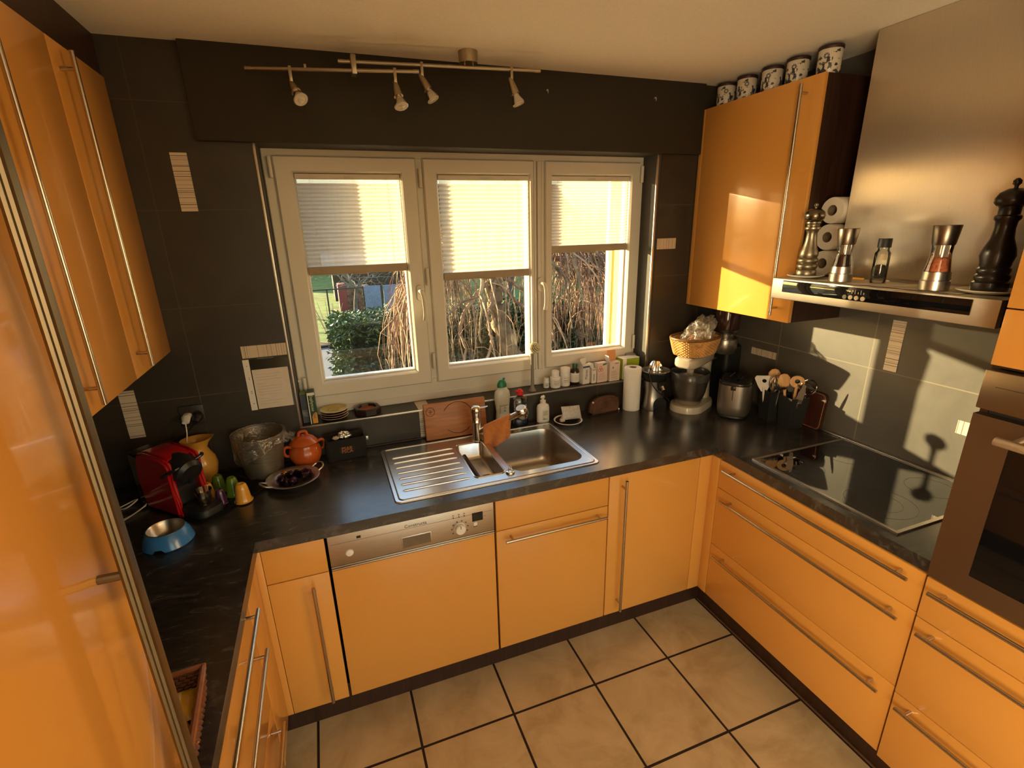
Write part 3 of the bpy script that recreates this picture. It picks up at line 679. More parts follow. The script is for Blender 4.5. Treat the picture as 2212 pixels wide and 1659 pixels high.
# ------------------------------------------------------------------ tap
o = (.678, .462, zt_)
t = thing('mixer_tap', 'chrome kitchen mixer tap with pull-out spray head', 'tap', o)
x, y = o[:2]
m = MB(o); m.lathe([(0, 0), (.027, 0), (.027, .006), (.0225, .010), (.0215, .09), (.0225, .092), (.0225, .098), (.0215, .10), (.0215, .125), (.0235, .127), (.0235, .145), (0, .147)], c=o); m.build('body', CHROME, t, smooth=40)
m = MB(o); m.lathe([(.0235, .147), (.024, .152), (.020, .166), (.012, .172), (0, .173)], c=o); m.tube([(x+.010, y-.008, zt_+.163), (x+.035, y-.016, zt_+.166), (x+.050, y-.02, zt_+.170)], [.006, .0055, .004], n=10, flat=.6); m.build('lever', CHROME, t, smooth=40)
A = Vector((x+.012, y-.008, zt_+.050)); Bp = Vector((.838, .352, H+.150)); D = (Bp-A).normalized()
m = MB(o); m.tube([A, A+(Bp-A)*.5, A+(Bp-A)*.55, Bp], [.0155, .0155, .0140, .0140], n=20); m.build('spout', CHROME, t, smooth=40)
m = MB(o); up = (Vector((-.35, -.2, 1))).normalized(); hc = Bp+D*.022; lo_ = hc-up*.034
m.tube([lo_, lo_+up*.004, hc-up*.012, hc, hc+up*.012, hc+up*.022, hc+up*.026], [.010, .018, .0265, .0285, .0275, .0235, .021], n=28)
sp = m.build('spray_head', CHROME, t, smooth=40)
m = MB(o); m.tube([hc+up*.0255, hc+up*.0272], [.0195, .018], n=28); m.build('spray_button', mat('pale_button', (.62, .68, .72), rough=.15, var=.01), sp)
# cloth over the spout
CLOTH = mat('orange_microfibre', (.60, .21, .055), rough=.95, var=.12, scale=60, bump=.5, bscale=400, sheen=.3)
P0 = A+(Bp-A)*.12; P1 = A+(Bp-A)*.80
sd = D.cross(Vector((0, 0, 1))).normalized(); oc = tuple(P0+Vector((0, 0, -.12)))
m = MB(oc); nu, nv = 22, 30
def cloth(u, v):
    c = P0+(P1-P0)*u; s = (v-.5)*2
    Lf, Lb = .108-.015*u, .095
    a = abs(s); L = Lf if s < 0 else Lb
    r = .0185
    if a < .22:
        th = (a/.22)*PI/2; off = sd*math.copysign(math.sin(th)*r, -s); z = math.cos(th)*r
    else:
        k = (a-.22)/.78; off = sd*math.copysign(r+.004*math.sin(k*3+u*9)+.006*k*math.sin(u*11+2), -s); z = -k*L
    fall = max(0, (a-.22)/.78)
    return c+off+Vector((0, 0, z))+(P1-P0)*(.10*fall*(u-.5))*-1
m.grid(nu, nv, cloth); tag(m.build('dishcloth', CLOTH, None, smooth=180, solid=.003), 'orange microfibre cloth draped over the tap spout', 'cloth')
# ------------------------------------------------------------------ chopping board behind the sink
WOOD = mat('reddish_oiled_wood', (.42, .17, .065), rough=.45, var=.22, scale=9, stretch=(1, 8, 8), bump=.08)
WOODD = mat('groove_wood', (.085, .028, .012), rough=.5, var=.2, scale=20)
o = (.60, .565, H); t = thing('chopping_board', 'reddish wooden chopping board leaning behind the tap, round burnt mark', 'board', o)
t.rotation_euler = (math.radians(-9), 0, 0)
MB().box(-.138, .158, -.010, .010, 0, .172, bev=.004).build('board', WOOD, t, smooth=30)
m = MB()
for a0, a1 in ((25, 155), (220, 320)):
    m.tube([(.02+.075*math.cos(math.radians(a)), -.0096, .092+.075*math.sin(math.radians(a))) for a in range(a0, a1, 6)], [.0006]+[.0036]*(len(range(a0, a1, 6))-2)+[.0006], n=6, flat=.5)
m.build('juice_groove', WOODD, t)
m = MB(); m.tube([(-.108+.020*math.cos(2*PI*i/24), -.0101, .135+.020*math.sin(2*PI*i/24)) for i in range(24)], .0013, n=5, closed=True); m.box(-.118, -.098, -.0106, -.009, .1335, .1365); m.box(-.1095, -.1065, -.0106, -.009, .125, .145); m.build('brand_mark', WOODD, t)
# ================================================================== things along the back: bottles and dishes right of the tap
LABELW = mat('white_label', (.66, .64, .60), rough=.5, var=.03)
GREY_TXT = mat('grey_print', (.20, .18, .17), rough=.6); RED = mat('red_print', (.55, .03, .02), rough=.45); BLUE_T = mat('navy_print', (.03, .04, .16), rough=.5)
def lines(m, x0, x1, y, zs, h=.0012, jit=.0):
    for i, z in enumerate(zs): m.box(x0, x1-(random.random()*jit*(x1-x0)), y-.0004, y+.0002, z, z+h)
# cleaner bottle with green cap
o = (.848, .585, H)
t = thing('cleaner_bottle', 'tall pale cleaner bottle with green cap and red hazard diamond', 'bottle', o, .15)
def oval_bottle(prof, sx, sy, n=28):
    m = MB(); m.lathe(prof, n=n, sx=sx, sy=sy); return m
oval_bottle([(0, 0), (.036, 0), (.040, .006), (.038, .05), (.034, .085), (.039, .125), (.042, .16), (.038, .185), (.024, .200), (.017, .206), (.017, .212), (0, .212)], 1, .6).build('body', mat('pale_milky_plastic', (.52, .53, .46), rough=.3, var=.03, coat=.2), t)
m = MB(); m.lathe([(0, .208), (.022, .208), (.022, .222), (.016, .236), (.009, .244), (0, .245)], sx=1.1, sy=.8); m.tube([(.006, 0, .236), (.012, 0, .248), (.016, 0, .250)], [.008, .005, .003], n=10); m.build('cap', mat('green_cap', (.015, .16, .08), rough=.35), t)
m = MB(); m.box(-.024, .024, -.0240, -.0225, .082, .1255, bev=.001); lb = m.build('label', mat('pale_green_label', (.50, .51, .45), rough=.5, var=.04), t)
m = MB(); m.tube([(-.008, -.0245, .106), (0, -.0245, .114), (.008, -.0245, .106), (0, -.0245, .098)], .0008, n=4, closed=True); m.build('hazard_diamond', RED, lb)
m = MB(); m.box(-.0007, .0007, -.0248, -.0238, .104, .111); m.box(-.0007, .0007, -.0248, -.0238, .1015, .103); lines(m, -.006, .006, -.0244, (.090, .0925), .0015); lines(m, -.022, .022, -.0244, (.118, .1205), .001, .3); m.build('print', BLACKP, lb, smooth=0)
m = MB(); lines(m, -.03, .03, -.0233, (.046,), .0016); m.build('stripe', BLACKP, t, smooth=0)
# washing-up liquid
o = (.938, .578, H)
t = thing('washing_up_bottle', 'clear washing-up liquid bottle with red cap behind the spray head', 'bottle', o, .1)
oval_bottle([(0, 0), (.040, 0), (.043, .006), (.040, .04), (.038, .075), (.042, .115), (.036, .140), (.020, .153), (.013, .156), (.013, .162)], 1, .6).build('body', glass_mat('clear_plastic', (.82, .84, .84), rough=.05, refl=.10), t)
oval_bottle([(0, .002), (.038, .002), (.040, .008), (.038, .030), (0, .0305)], 1, .58).build('liquid', mat('blue_soap', (.012, .035, .09), rough=.1), t)
m = MB(); m.lathe([(0, .158), (.0165, .158), (.0165, .176), (.011, .180), (.008, .186), (0, .187)]); m.tube([(-.004, 0, .174), (-.020, 0, .179), (-.024, 0, .182)], [.007, .005, .004], n=8); m.build('cap', mat('red_cap', (.62, .02, .02), rough=.3), t)
m = MB(); m.box(-.026, .022, -.0262, -.0245, .050, .110, bev=.001); lb = m.build('label', mat('grey_label', (.40, .39, .40), rough=.4), t)
m = MB(); m.prism([(-.016, .090), (-.010, .098), (.004, .098), (.006, .080), (-.002, .074), (-.016, .076)], 'y', -.0268, -.0260); m.build('red_logo', mat('pink_red', (.5, .05, .09), rough=.4), lb, smooth=0)
# soap pump
o = (1.058, .572, H)
t = thing('soap_dispenser', 'white pump soap bottle on the worktop right of the sink', 'bottle', o, .1)
oval_bottle([(0, 0), (.031, 0), (.0335, .003), (.0335, .075), (.030, .088), (.018, .096), (.012, .099), (.012, .103), (0, .103)], 1, .75).build('body', WHITEP, t)
m = MB(); m.lathe([(0, .101), (.0145, .101), (.0145, .113), (.006, .116), (.006, .126), (0, .126)]); m.tube([(.004, 0, .131), (-.006, -.004, .133), (-.016, -.008, .130)], [.0085, .007, .004], n=10); m.lathe([(.005, .124), (.010, .126), (.010, .135), (0, .137)]); m.build('pump', WHITEP, t)
m = MB(); m.box(-.016, .020, -.0259, -.0245, .016, .070, bev=.0008); lb = m.build('label', mat('cream_label', (.62, .57, .48), rough=.5), t)
m = MB(); lines(m, -.013, .017, -.0263, (.062, .059, .055, .052, .048, .045, .042), .001, .5); m.box(-.014, .010, -.0264, -.0255, .018, .022); m.box(-.012, -.004, -.0264, -.0255, .024, .028); m.build('print', GREY_TXT, lb, smooth=0)
# saucer with sponge and brush
o = (1.165, .505, H)
t = thing('soap_saucer', 'white saucer with dark glazed centre right of the soap bottle', 'saucer', o)
MB().lathe([(0, 0), (.035, 0), (.040, .003), (.068, .013), (.072, .016), (.070, .018), (.062, .013), (.040, .007)], n=40).build('rim', WHITEP, t, smooth=60)
MB().lathe([(.0635, .0140), (.040, .0078), (0, .0065)], n=40).build('glaze', mat('dark_brown_glaze', (.018, .010, .008), rough=.15), t, smooth=60)
o = (1.192, .512, H+.018)
m = MB()
def pillow(w, d, h, puff=.55):
    return lambda u, v, s=1: ((u-.5)*w, (v-.5)*d, s*h/2*(1-abs(2*u-1)**2.5)**puff*(1-abs(2*v-1)**2.5)**puff)
f = pillow(.110, .068, .028); m.grid(16, 12, lambda u, v: f(u, v, 1)); m.grid(16, 12, lambda u, v: f(1-u, v, -1))
bmesh.ops.remove_doubles(m.bm, verts=list(m.bm.verts), dist=1e-5)
s_ = m.build('scouring_sponge', mat('silver_scourer', (.50, .48, .46), rough=.6, var=.25, scale=160, bump=.6, metal=.2), None, smooth=80)
s_.location = (1.187, .512, H+.048); s_.rotation_euler = (math.radians(62), math.radians(6), .12); tag(s_, 'silver grey scouring pad propped on the soap saucer', 'sponge')
o = (1.135, .508, H+.012)
t = thing('nail_brush', 'small beige brush leaning on the scouring pad in the saucer', 'brush', o)
m = MB(); m.tube([(-.004, -.004, .010), (.004, 0, .026), (.014, .006, .048)], [.009, .010, .006], n=10, flat=.6); m.build('handle', mat('beige_plastic', (.55, .42, .32), rough=.4), t)
m = MB(); m.box(-.014, .010, -.012, .006, -.001, .014, bev=.003); m.build('bristles', mat('cream_bristles', (.60, .50, .40), rough=.9, bump=.6, bscale=500), t)
# leather pouch
o = (1.405, .565, H)
BROWN = mat('brown_suede', (.095, .042, .022), rough=.9, var=.3, scale=22, bump=.25)
t = thing('leather_pouch', 'brown suede pencil pouch with rounded top between saucer and paper roll', 'pouch', o, .06)
pr = [(-.085, 0), (.085, 0), (.090, .02), (.086, .062), (.070, .082), (.02, .090), (-.04, .086), (-.078, .070), (-.090, .045), (-.092, .02)]
m = MB(); m.prism(pr, 'y', -.020, .022); bmesh.ops.bevel(m.bm, geom=list(m.bm.edges), offset=.010, segments=3, affect='EDGES'); m.build('body', BROWN, t, smooth=80)
m = MB(); m.tube([(x*1.0, .004, z+.001) for x, z in pr[3:10]], .003, n=6); m.build('zip', BLACKM, t)
m = MB(); m.cyl((-.080, -.021, .070), (-.080, -.015, .070), .004, n=10); m.build('stud', WHITEP, t)
m = MB(); m.ball((.086, -.012, .006), .005, n=10); m.build('zip_pull', WHITEP, t)
# paper towel roll
o = (1.560, .548, H)
t = thing('kitchen_roll', 'white kitchen paper roll standing beside the citrus press', 'paper roll', o)
PAPER = mat('embossed_paper', (.74, .71, .66), rough=.95, var=.03, scale=90, bump=.8, bscale=120)
MB().lathe([(.019, 0), (.043, 0), (.0445, .002), (.0445, .228), (.043, .230), (.019, .230)], n=40).build('paper', PAPER, t, smooth=40)
MB().lathe([(.0175, .001), (.0192, .001), (.0192, .2295), (.0175, .2295), (.0175, .001)], n=28).build('cardboard_core', mat('cardboard', (.30, .19, .11), rough=.9), t, smooth=40)
m = MB()
for k in range(7):
    for j in range(1, 4):
        an0 = -PI/2-.25+.16*(k % 2)*2; z0 = .022+k*.031
        m.tube([(.0447*math.cos(an0+r_*math.cos(a)/.0445), .0447*math.sin(an0+r_*math.cos(a)/.0445), z0+r_*math.sin(a)) for r_ in (j*.0045,) for a in [2*PI*i/16 for i in range(16)]], .0005, n=4, closed=True)
m.build('embossing', PAPER, t)
# citrus press
o = (1.674, .512, H)
t = thing('citrus_press', 'electric citrus press of steel and black plastic with chrome cone', 'juicer', o, .1)
m = MB(); m.lathe([(.058, 0), (.060, .004), (.052, .06), (.050, .10), (.056, .15), (.058, .158)], n=40, sx=1.05, sy=.9); m.build('steel_shell', STEEL, t, smooth=60)
m = MB(); m.lathe([(0, .0), (.056, 0), (.050, .06), (.048, .10), (.053, .15), (.056, .160), (.066, .18), (.072, .200), (0, .2)], n=40, sx=1.03, sy=.88); m.build('inner_body', BLACKM, t, smooth=50)
m = MB()
arch = [(-.036, .0)]+[(-.036*math.cos(math.radians(a)), .03+.042*math.sin(math.radians(a))) for a in range(0, 181, 15)]+[(.036, 0)]
m.prism(arch, 'y', -.060, -.03); m.build('foot_recess', BLACKP, t, smooth=30)
m = MB(); m.prism([(-.026, .159), (.026, .159), (.020, .128), (.012, .112), (-.012, .112), (-.020, .128)], 'y', -.0585, -.03); m.build('spout_recess', BLACKP, t, smooth=30)
m = MB(); m.tube([(0, -.048, .132), (0, -.064, .128), (0, -.072, .118)], [.012, .010, .009], n=12); m.build('spout', CHROME, t)
m = MB(); m.lathe([(0, .200), (.066, .200), (.073, .208), (.075, .211), (.073, .213), (.062, .207), (.036, .206), (0, .206)], n=44); m.build('drip_tray', mat('tinted_clear_tray', (.26, .25, .24), rough=.12, metal=.6), t, smooth=60)
m = MB(); n = 44; rings = []
for r_, z in ((.036, .206), (.035, .220), (.030, .240), (.020, .256), (.009, .264)):
    rings.append([(r_*(1+.07*math.cos(12*2*PI*i/n))*math.cos(2*PI*i/n), r_*(1+.07*math.cos(12*2*PI*i/n))*math.sin(2*PI*i/n), z) for i in range(n)])
m.loft(rings, cap0=False); m.build('reamer_cone', CHROME, t, smooth=60)
m = MB(); m.tube(smoothpts([(-.066, -.03, .214), (-.074, -.046, .19), (-.066, -.062, .15), (-.03, -.068, .11), (.02, -.070, .075), (.055, -.060, .045), (.066, -.040, .02), (.068, .0, .006)]), .0028, n=8); m.build('power_cord', BLACKP, t)
# ------------------------------------------------------------------ stand mixer
CREAM = mat('pale_champagne_enamel', (.46, .41, .32), rough=.3, var=.02, coat=.3)
o = (1.892, .462, H)
t = thing('stand_mixer', 'champagne coloured stand mixer with steel bowl, basket resting on top', 'mixer', o, math.radians(-62))
m = MB(); lp = rrect(-.086, .086, -.165, .118, .083, n=8); m.loft([[(x, y, 0) for x, y in lp], [(x, y, .022) for x, y in lp], [(x*.95, y*.97-.0, .034) for x, y in lp]]); m.build('base', CREAM, t, smooth=40)
m = MB(); lp = rrect(-.050, .050, .045, .118, .03); m.loft([[(x, y, z) for x, y in sc(lp, k, 0, .085)] for k, z in ((1.02, .03), (.95, .10), (.95, .25))]); m.build('column', CREAM, t, smooth=40)
m = MB(); rings = []
for yy, w, z0, z1 in ((-.172, .028, .250, .284), (-.168, .042, .242, .290), (-.150, .054, .237, .293), (-.10, .060, .236, .295), (0, .060, .238, .295), (.08, .058, .238, .293), (.115, .050, .240, .288), (.128, .034, .246, .282)):
    rings.append([(x, yy, z) for x, z in rrect(-w, w, z0, z1, min(.018, w*.45, (z1-z0)*.45))])
m.loft(rings); m.build('head', CREAM, t, smooth=60)
m = MB(); m.box(-.0615, .0615, -.1, .12, .247, .2485, bev=.0005); m.build('seam', GREY_TXT, t)
m = MB(); m.lathe([(.0, .034), (.060, .034), (.064, .040), (.082, .10), (.094, .165), (.096, .170), (.094, .171), (.080, .10), (.060, .045), (0, .042)], n=44, c=(0, -.072, 0)); m.build('bowl', STEEL_S, t, smooth=60)
m = MB(); m.lathe([(.0945, .1665), (.098, .168), (.0985, .205), (.095, .208), (.094, .207), (.0945, .17)], n=44, c=(0, -.072, 0)); m.build('splash_ring', mat('smoky_splash_guard', (.05, .047, .044), rough=.2), t, smooth=60)
m = MB(); m.cyl((0, -.072, .24), (0, -.072, .185), .020, .016, n=20); m.build('beater_shaft', CREAM, t)
# basket on the mixer
WICK = mat('honey_wicker', (.62, .34, .12), rough=.6, var=.25, scale=40, bump=.3)
def wicker_wall(m, loop_fn, z0, z1, rows, r, waves):
    """stacked woven strands; loop_fn(u, h) -> point on the wall"""
    for k in range(rows):
        h = (k+.5)/rows; n = waves*4; pts = []
        for i in range(n):
            u = i/n; p = Vector(loop_fn(u, h)); c = Vector((0, 0, p.z)); d = (p-c); d.z = 0
            ln = d.length; d.normalize()
            pts.append(p+d*(r*.75*math.sin(2*PI*waves*u+PI*k)))
        m.tube(pts, r, n=5, closed=True)
o = (1.845, .430, H+.2965)
t = thing('wicker_basket', 'oval wicker basket balanced on the stand mixer', 'basket', o, math.radians(18))
def ov(u, h):
    a = 2*PI*u; k = .80+.20*h**.8; se = lambda c: math.copysign(abs(c)**.8, c)
    return (.140*k*se(math.cos(a)), .098*k*se(math.sin(a)), .006+.082*h)
m = MB(); wicker_wall(m, ov, 0, 0, 12, .0042, 36); m.build('woven_wall', WICK, t, smooth=60)
m = MB(); m.tube([ov(i/48, 1.04) for i in range(48)], .007, n=8, closed=True); m.build('rim', mat('dark_cane_rim', (.16, .085, .03), rough=.4, var=.2), t)
m = MB(); m.loft([[ov(i/48, 0) for i in range(48)], [(p[0]*.98, p[1]*.98, .003) for p in [ov(i/48, 0) for i in range(48)]]]); m.build('base', WICK, t)
ONION = mat('onion_skin', (.55, .22, .07), rough=.3, var=.25, scale=14, coat=.2)
for dx, dy, r_, lb in ((-.028, -.012, .034, 'large golden onion in the wicker basket under the plastic bag'), (-.075, .004, .026, 'pale garlic bulb at the left end of the wicker basket')):
    p = Vector((1.845+dx, .430+dy, H+.2965+.052+r_*.4))
    m = MB(tuple(p)); m.lathe([(0, -r_*.9), (r_*.5, -r_*.82), (r_*.95, -r_*.3), (r_, .05*r_), (r_*.8, r_*.55), (r_*.3, r_*.9), (r_*.10, r_*1.2), (0, r_*1.25)], c=tuple(p)); tag(m.build('onion' if dx > -.05 else 'garlic_bulb', ONION if dx > -.05 else mat('garlic_skin', (.62, .55, .44), rough=.6)), lb, 'vegetable')
# crumpled clear bag
def blob(name, c, rx, ry, rz_, seed, amp, mt, rot=(0, 0, 0), n=26, parent=None, lab=None, cat=None):
    from mathutils import noise
    m = MB()
    def fn(u, v):
        a = 2*PI*u; b = PI*v; p = Vector((math.sin(b)*math.cos(a), math.sin(b)*math.sin(a), -math.cos(b)))
        k = 1+amp*(noise.noise(p*2.2+Vector((seed, 0, 0)))+.6*abs(noise.noise(p*5+Vector((0, seed, 0))))-.35*abs(noise.noise(p*9+Vector((0, 0, seed)))))
        return (p.x*rx*k, p.y*ry*k, p.z*rz_*k)
    m.grid(n*2, n, fn); bmesh.ops.remove_doubles(m.bm, verts=list(m.bm.verts), dist=1e-4)
    ob_ = m.build(name, mt, parent, smooth=28); ob_.location = c; ob_.rotation_euler = rot
    if lab: tag(ob_, lab, cat)
    return ob_
def bag_film(lo=.22, hi=.72, nm='crinkled_clear_bag'):
    m = bpy.data.materials.new(nm); m.use_nodes = True; nt = m.node_tree; nt.nodes.remove(nt.nodes['Principled BSDF']); out = nt.nodes['Material Output']
    tr = N(nt, 'ShaderNodeBsdfTransparent'); tr.inputs[0].default_value = (.92, .91, .88, 1)
    d = N(nt, 'ShaderNodeBsdfTranslucent'); d.inputs[0].default_value = (.75, .72, .66, 1)
    df = N(nt, 'ShaderNodeBsdfDiffuse'); df.inputs[0].default_value = (.70, .67, .62, 1)
    g = N(nt, 'ShaderNodeBsdfGlossy'); g.inputs['Roughness'].default_value = .12
    nz = N(nt, 'ShaderNodeTexNoise'); nz.inputs['Scale'].default_value = 26; nz.inputs['Detail'].default_value = 2; nz.inputs['Distortion'].default_value = 2.5
    tc = N(nt, 'ShaderNodeTexCoord'); nt.links.new(tc.outputs['Object'], nz.inputs['Vector'])
    mr = N(nt, 'ShaderNodeMapRange'); mr.inputs['From Min'].default_value = .4; mr.inputs['From Max'].default_value = .7; mr.inputs['To Min'].default_value = lo; mr.inputs['To Max'].default_value = hi
    nt.links.new(nz.outputs['Fac'], mr.inputs[0])
    a = N(nt, 'ShaderNodeMixShader'); nt.links.new(d.outputs[0], a.inputs[1]); nt.links.new(df.outputs[0], a.inputs[2])
    b = N(nt, 'ShaderNodeMixShader'); nt.links.new(mr.outputs[0], b.inputs[0]); nt.links.new(tr.outputs[0], b.inputs[1]); nt.links.new(a.outputs[0], b.inputs[2])
    c = N(nt, 'ShaderNodeMixShader'); c.inputs[0].default_value = .16; nt.links.new(b.outputs[0], c.inputs[1]); nt.links.new(g.outputs[0], c.inputs[2])
    bp = N(nt, 'ShaderNodeBump'); bp.inputs['Strength'].default_value = .7; bp.inputs['Distance'].default_value = .01
    nt.links.new(nz.outputs['Fac'], bp.inputs['Height']); nt.links.new(bp.outputs[0], g.inputs['Normal']); nt.links.new(bp.outputs[0], df.inputs['Normal'])
    nt.links.new(c.outputs[0], out.inputs[0]); return m
FILM = bag_film(); LINER = bag_film(.05, .30, 'clear_bin_liner')
bag = blob('plastic_bag', (1.872, .440, H+.2965+.100), .112, .060, .060, 3.1, .38, FILM, (0, math.radians(-32), math.radians(12)), lab='crumpled clear plastic bag standing up out of the wicker basket', cat='bag')
# coffee grinder behind
o = (2.122, .495, H)
t = thing('coffee_grinder', 'tall dark coffee grinder with smoky hopper in the corner behind the mixer', 'grinder', o)
m = MB(); lp = rrect(-.075, .075, -.09, .09, .03); m.loft([[(x, y, 0) for x, y in lp], [(x, y, .03) for x, y in lp], [(x*.75+.01, y*.75+.02, .06) for x, y in lp], [(x*.72, y*.72+.01, .30) for x, y in lp]]); m.build('body', BLACKM, t, smooth=40)
m = MB(); m.lathe([(0, .27), (.050, .27), (.056, .285), (.062, .30), (.064, .345), (.060, .352), (0, .352)], n=36, c=(-.048, -.025, 0)); m.build('grinding_head', mat('satin_grey_metal', (.34, .32, .29), rough=.3, metal=.9), t)
m = MB(); m.lathe([(0, .352), (.040, .352), (.044, .375), (.062, .392), (.064, .398), (0, .40)], n=36, c=(-.048, -.025, 0)); m.build('collar', STEEL_S, t)
m = MB(); m.lathe([(.062, .398), (.064, .405), (.066, .500), (.064, .505), (0, .507)], n=36, c=(-.048, -.025, 0)); m.build('hopper', mat('smoky_brown_hopper', (.035, .014, .012), rough=.12, coat=.4), t)
# toaster
o = (2.000, .283, H)
t = thing('toaster', 'grey metal toaster with rounded body and black slotted top', 'toaster', o, math.radians(38))
TG = mat('warm_grey_metal', (.30, .27, .24), rough=.36, metal=.85, var=.04, scale=60, stretch=(1, 1, 20))
def se_loop(a, b, e=.62, n=44): return [(a*math.copysign(abs(math.cos(2*PI*i/n))**e, math.cos(2*PI*i/n)), b*math.copysign(abs(math.sin(2*PI*i/n))**e, math.sin(2*PI*i/n))) for i in range(n)]
m = MB(); m.loft([[(x*k, y*k, z) for x, y in se_loop(.105, .078)] for k, z in ((.90, .012), (.965, .022), (1, .06), (1.0, .14), (.985, .172))], cap0=True, cap1=False); m.build('body', TG, t, smooth=60)
m = MB(); m.loft([[(x*k, y*k, z) for x, y in se_loop(.105, .078)] for k, z in ((.88, 0), (.92, .004), (.90, .013))]); m.build('base', BLACKM, t, smooth=50)
m = MB(); m.loft([[(x*k, y*k, z) for x, y in se_loop(.105, .078)] for k, z in ((.985, .170), (1.0, .176), (.985, .184), (.90, .188), (.80, .186))]); tp = m.build('top', mat('dark_glossy_top', (.02, .018, .018), rough=.18), t, smooth=60)
for y in (-.024, .024):
    m = MB(); m.box(-.07, .07, y-.013, y+.013, .1855, .1875, bev=.001); m.build('slot', BLACKP, tp, smooth=0)
m = MB(); m.tube([(-.075, -.010, .197), (-.07, -.02, .198), (-.02, -.026, .2)], .003, n=8); m.tube([(-.03, .03, .199), (.05, .02, .2)], .003, n=8); m.build('warming_rack', CHROME, tp)
m = MB(); m.box(-.108, -.098, -.012, .012, .150, .170, bev=.003); m.box(-.1065, -.098, -.0015, .0015, .10, .15); m.build('lever', BLACKP, t)
m = MB(); m.tube(smoothpts([(.095, -.05, .13), (.108, -.045, .10), (.10, -.055, .05), (.11, -.04, .01)]), .003, n=8); m.build('power_cord', BLACKP, t)
# utensil holders
HOLD = mat('black_holder', (.016, .018, .020), rough=.42, var=.1)
def holder(x, y, rz, h, label):
    t = thing('utensil_holder', label, 'holder', (x, y, H), rz, 'black square utensil holders')
    m = MB(); w = .046; q = [(-w, -w), (w, -w), (w, w), (-w, w)]
    m.loft([[(a*k, b*k, z) for a, b in q] for k, z in ((.80, 0), (1.0, h), (.93, h), (.74, .008))], cap0=True, cap1=True); m.build('box', HOLD, t, smooth=0)
    return t
h1 = holder(2.105, .152, -.22, .150, 'black square utensil holder beside the toaster')
h2 = holder(2.113, .042, -.20, .150, 'black square utensil holder nearest the hob, catching the sun')
WOODL = mat('pale_beech', (.62, .36, .15), rough=.5, var=.15, scale=12, stretch=(6, 6, 1))
def utensil(name, label, x, y, tilt, mk):
    """tilt = (dx, dy) lean of the handle per metre; stands in its holder"""
    t = thing(name, label, 'utensil', (x, y, H+.014), 0, 'cooking utensils in the black holders')
    t.rotation_euler = (Matrix.Rotation(math.atan(tilt[0]), 3, 'Y') @ Matrix.Rotation(math.atan(-tilt[1]), 3, 'X') @ Matrix.Rotation(mk[1] if isinstance(mk, tuple) else 0, 3, 'Z')).to_euler()
    (mk[0] if isinstance(mk, tuple) else mk)(t)
    return t
def head_flat(m, outline, z0, th=.004, hole=None):
    """flat head in the x-z plane"""
    if hole:
        cx, cz, r_ = hole; n = 24
        t_ = bmesh.new(); t_.free()
        v0 = m.mark(); m.sheet(outline, [[(cx+r_*math.cos(2*PI*i/n), cz+r_*math.sin(2*PI*i/n)) for i in range(n)]], 0)
        f_ = [f for f in m.bm.faces if all(v.index >= 0 for v in f.verts)]
        m.bm.verts.ensure_lookup_table(); vs2 = set(m.bm.verts[v0:]); ff = [f for f in m.bm.faces if all(v in vs2 for v in f.verts)]
        ex = bmesh.ops.extrude_face_region(m.bm, geom=ff)
        for g in ex['geom']:
            if isinstance(g, bmesh.types.BMVert): g.co.z += th
        m.bm.verts.ensure_lookup_table()
        for v in m.bm.verts[v0:]: v.co = Vector((v.co.x, v.co.z-th/2, v.co.y+z0))
    else: m.prism([(x, z+z0) for x, z in outline], 'y', -th/2, th/2)
ell = lambda a, b, n=20, p=1: [(a*math.cos(2*PI*i/n), b*math.sin(2*PI*i/n)) for i in range(n)]
def part_stick(t, h, r, mt, nm='handle'): MB().tube([(0, 0, 0), (0, 0, h)], r, n=10).build(nm, mt, t)
def mk_ring(t): part_stick(t, .185, .007, WOODL); m = MB(); head_flat(m, [(x, z+.028) for x, z in ell(.031, .029)], .178, .009, (0, .030, .011)); m.build('ring_head', WOODL, t, smooth=40)
def mk_white(t): part_stick(t, .15, .008, WHITEP); m = MB(); head_flat(m, [(-.012, 0), (.012, 0), (.026, .03), (.036, .07), (.030, .082), (-.030, .082), (-.038, .07), (-.026, .03)], .128, .004, (.004, .055, .010)); m.build('blade', WHITEP, t, smooth=40)
def mk_spoon(t, mt=WOODL): part_stick(t, .17, .006, mt); m = MB(); m.lathe([(0, -.038), (.014, -.030), (.022, -.005), (.021, .015), (.012, .032), (0, .037)], c=(0, 0, .205), sx=1.25, sy=.4); m.build('bowl', mt, t)
def mk_scoop(t): part_stick(t, .16, .0055, STEEL_S); m = MB(); m.lathe([(.0, -.030), (.018, -.024), (.029, -.006), (.031, .004), (.029, .003), (.0, -.022)], c=(0, -.012, .19), sy=1); m.build('bowl', STEEL_S, t, smooth=60)
def mk_knife(t): part_stick(t, .12, .006, STEEL_S); m = MB(); head_flat(m, [(-.014, 0), (.014, 0), (.013, .06), (.003, .095), (-.006, .098), (-.014, .05)], .12, .002); m.build('blade', STEEL_S, t, smooth=0)
def mk_spat(t): part_stick(t, .15, .006, BLACKP); m = MB(); head_flat(m, [(-.02, 0), (.02, 0), (.032, .03), (.032, .075), (-.032, .075), (-.032, .03)], .145, .003); m.build('blade', BLACKP, t, smooth=0)
def mk_whisk(t):
    part_stick(t, .13, .007, STEEL_S); m = MB()
    for k in range(5):
        a = PI*k/5; m.tube(smoothpts([(.005*math.cos(a), .005*math.sin(a), .13), (.024*math.cos(a), .024*math.sin(a), .175), (.018*math.cos(a), .018*math.sin(a), .212), (0, 0, .222), (-.018*math.cos(a), -.018*math.sin(a), .212), (-.024*math.cos(a), -.024*math.sin(a), .175), (-.005*math.cos(a), -.005*math.sin(a), .13)], 5), .0011, n=5)
    m.build('wires', STEEL_S, t)
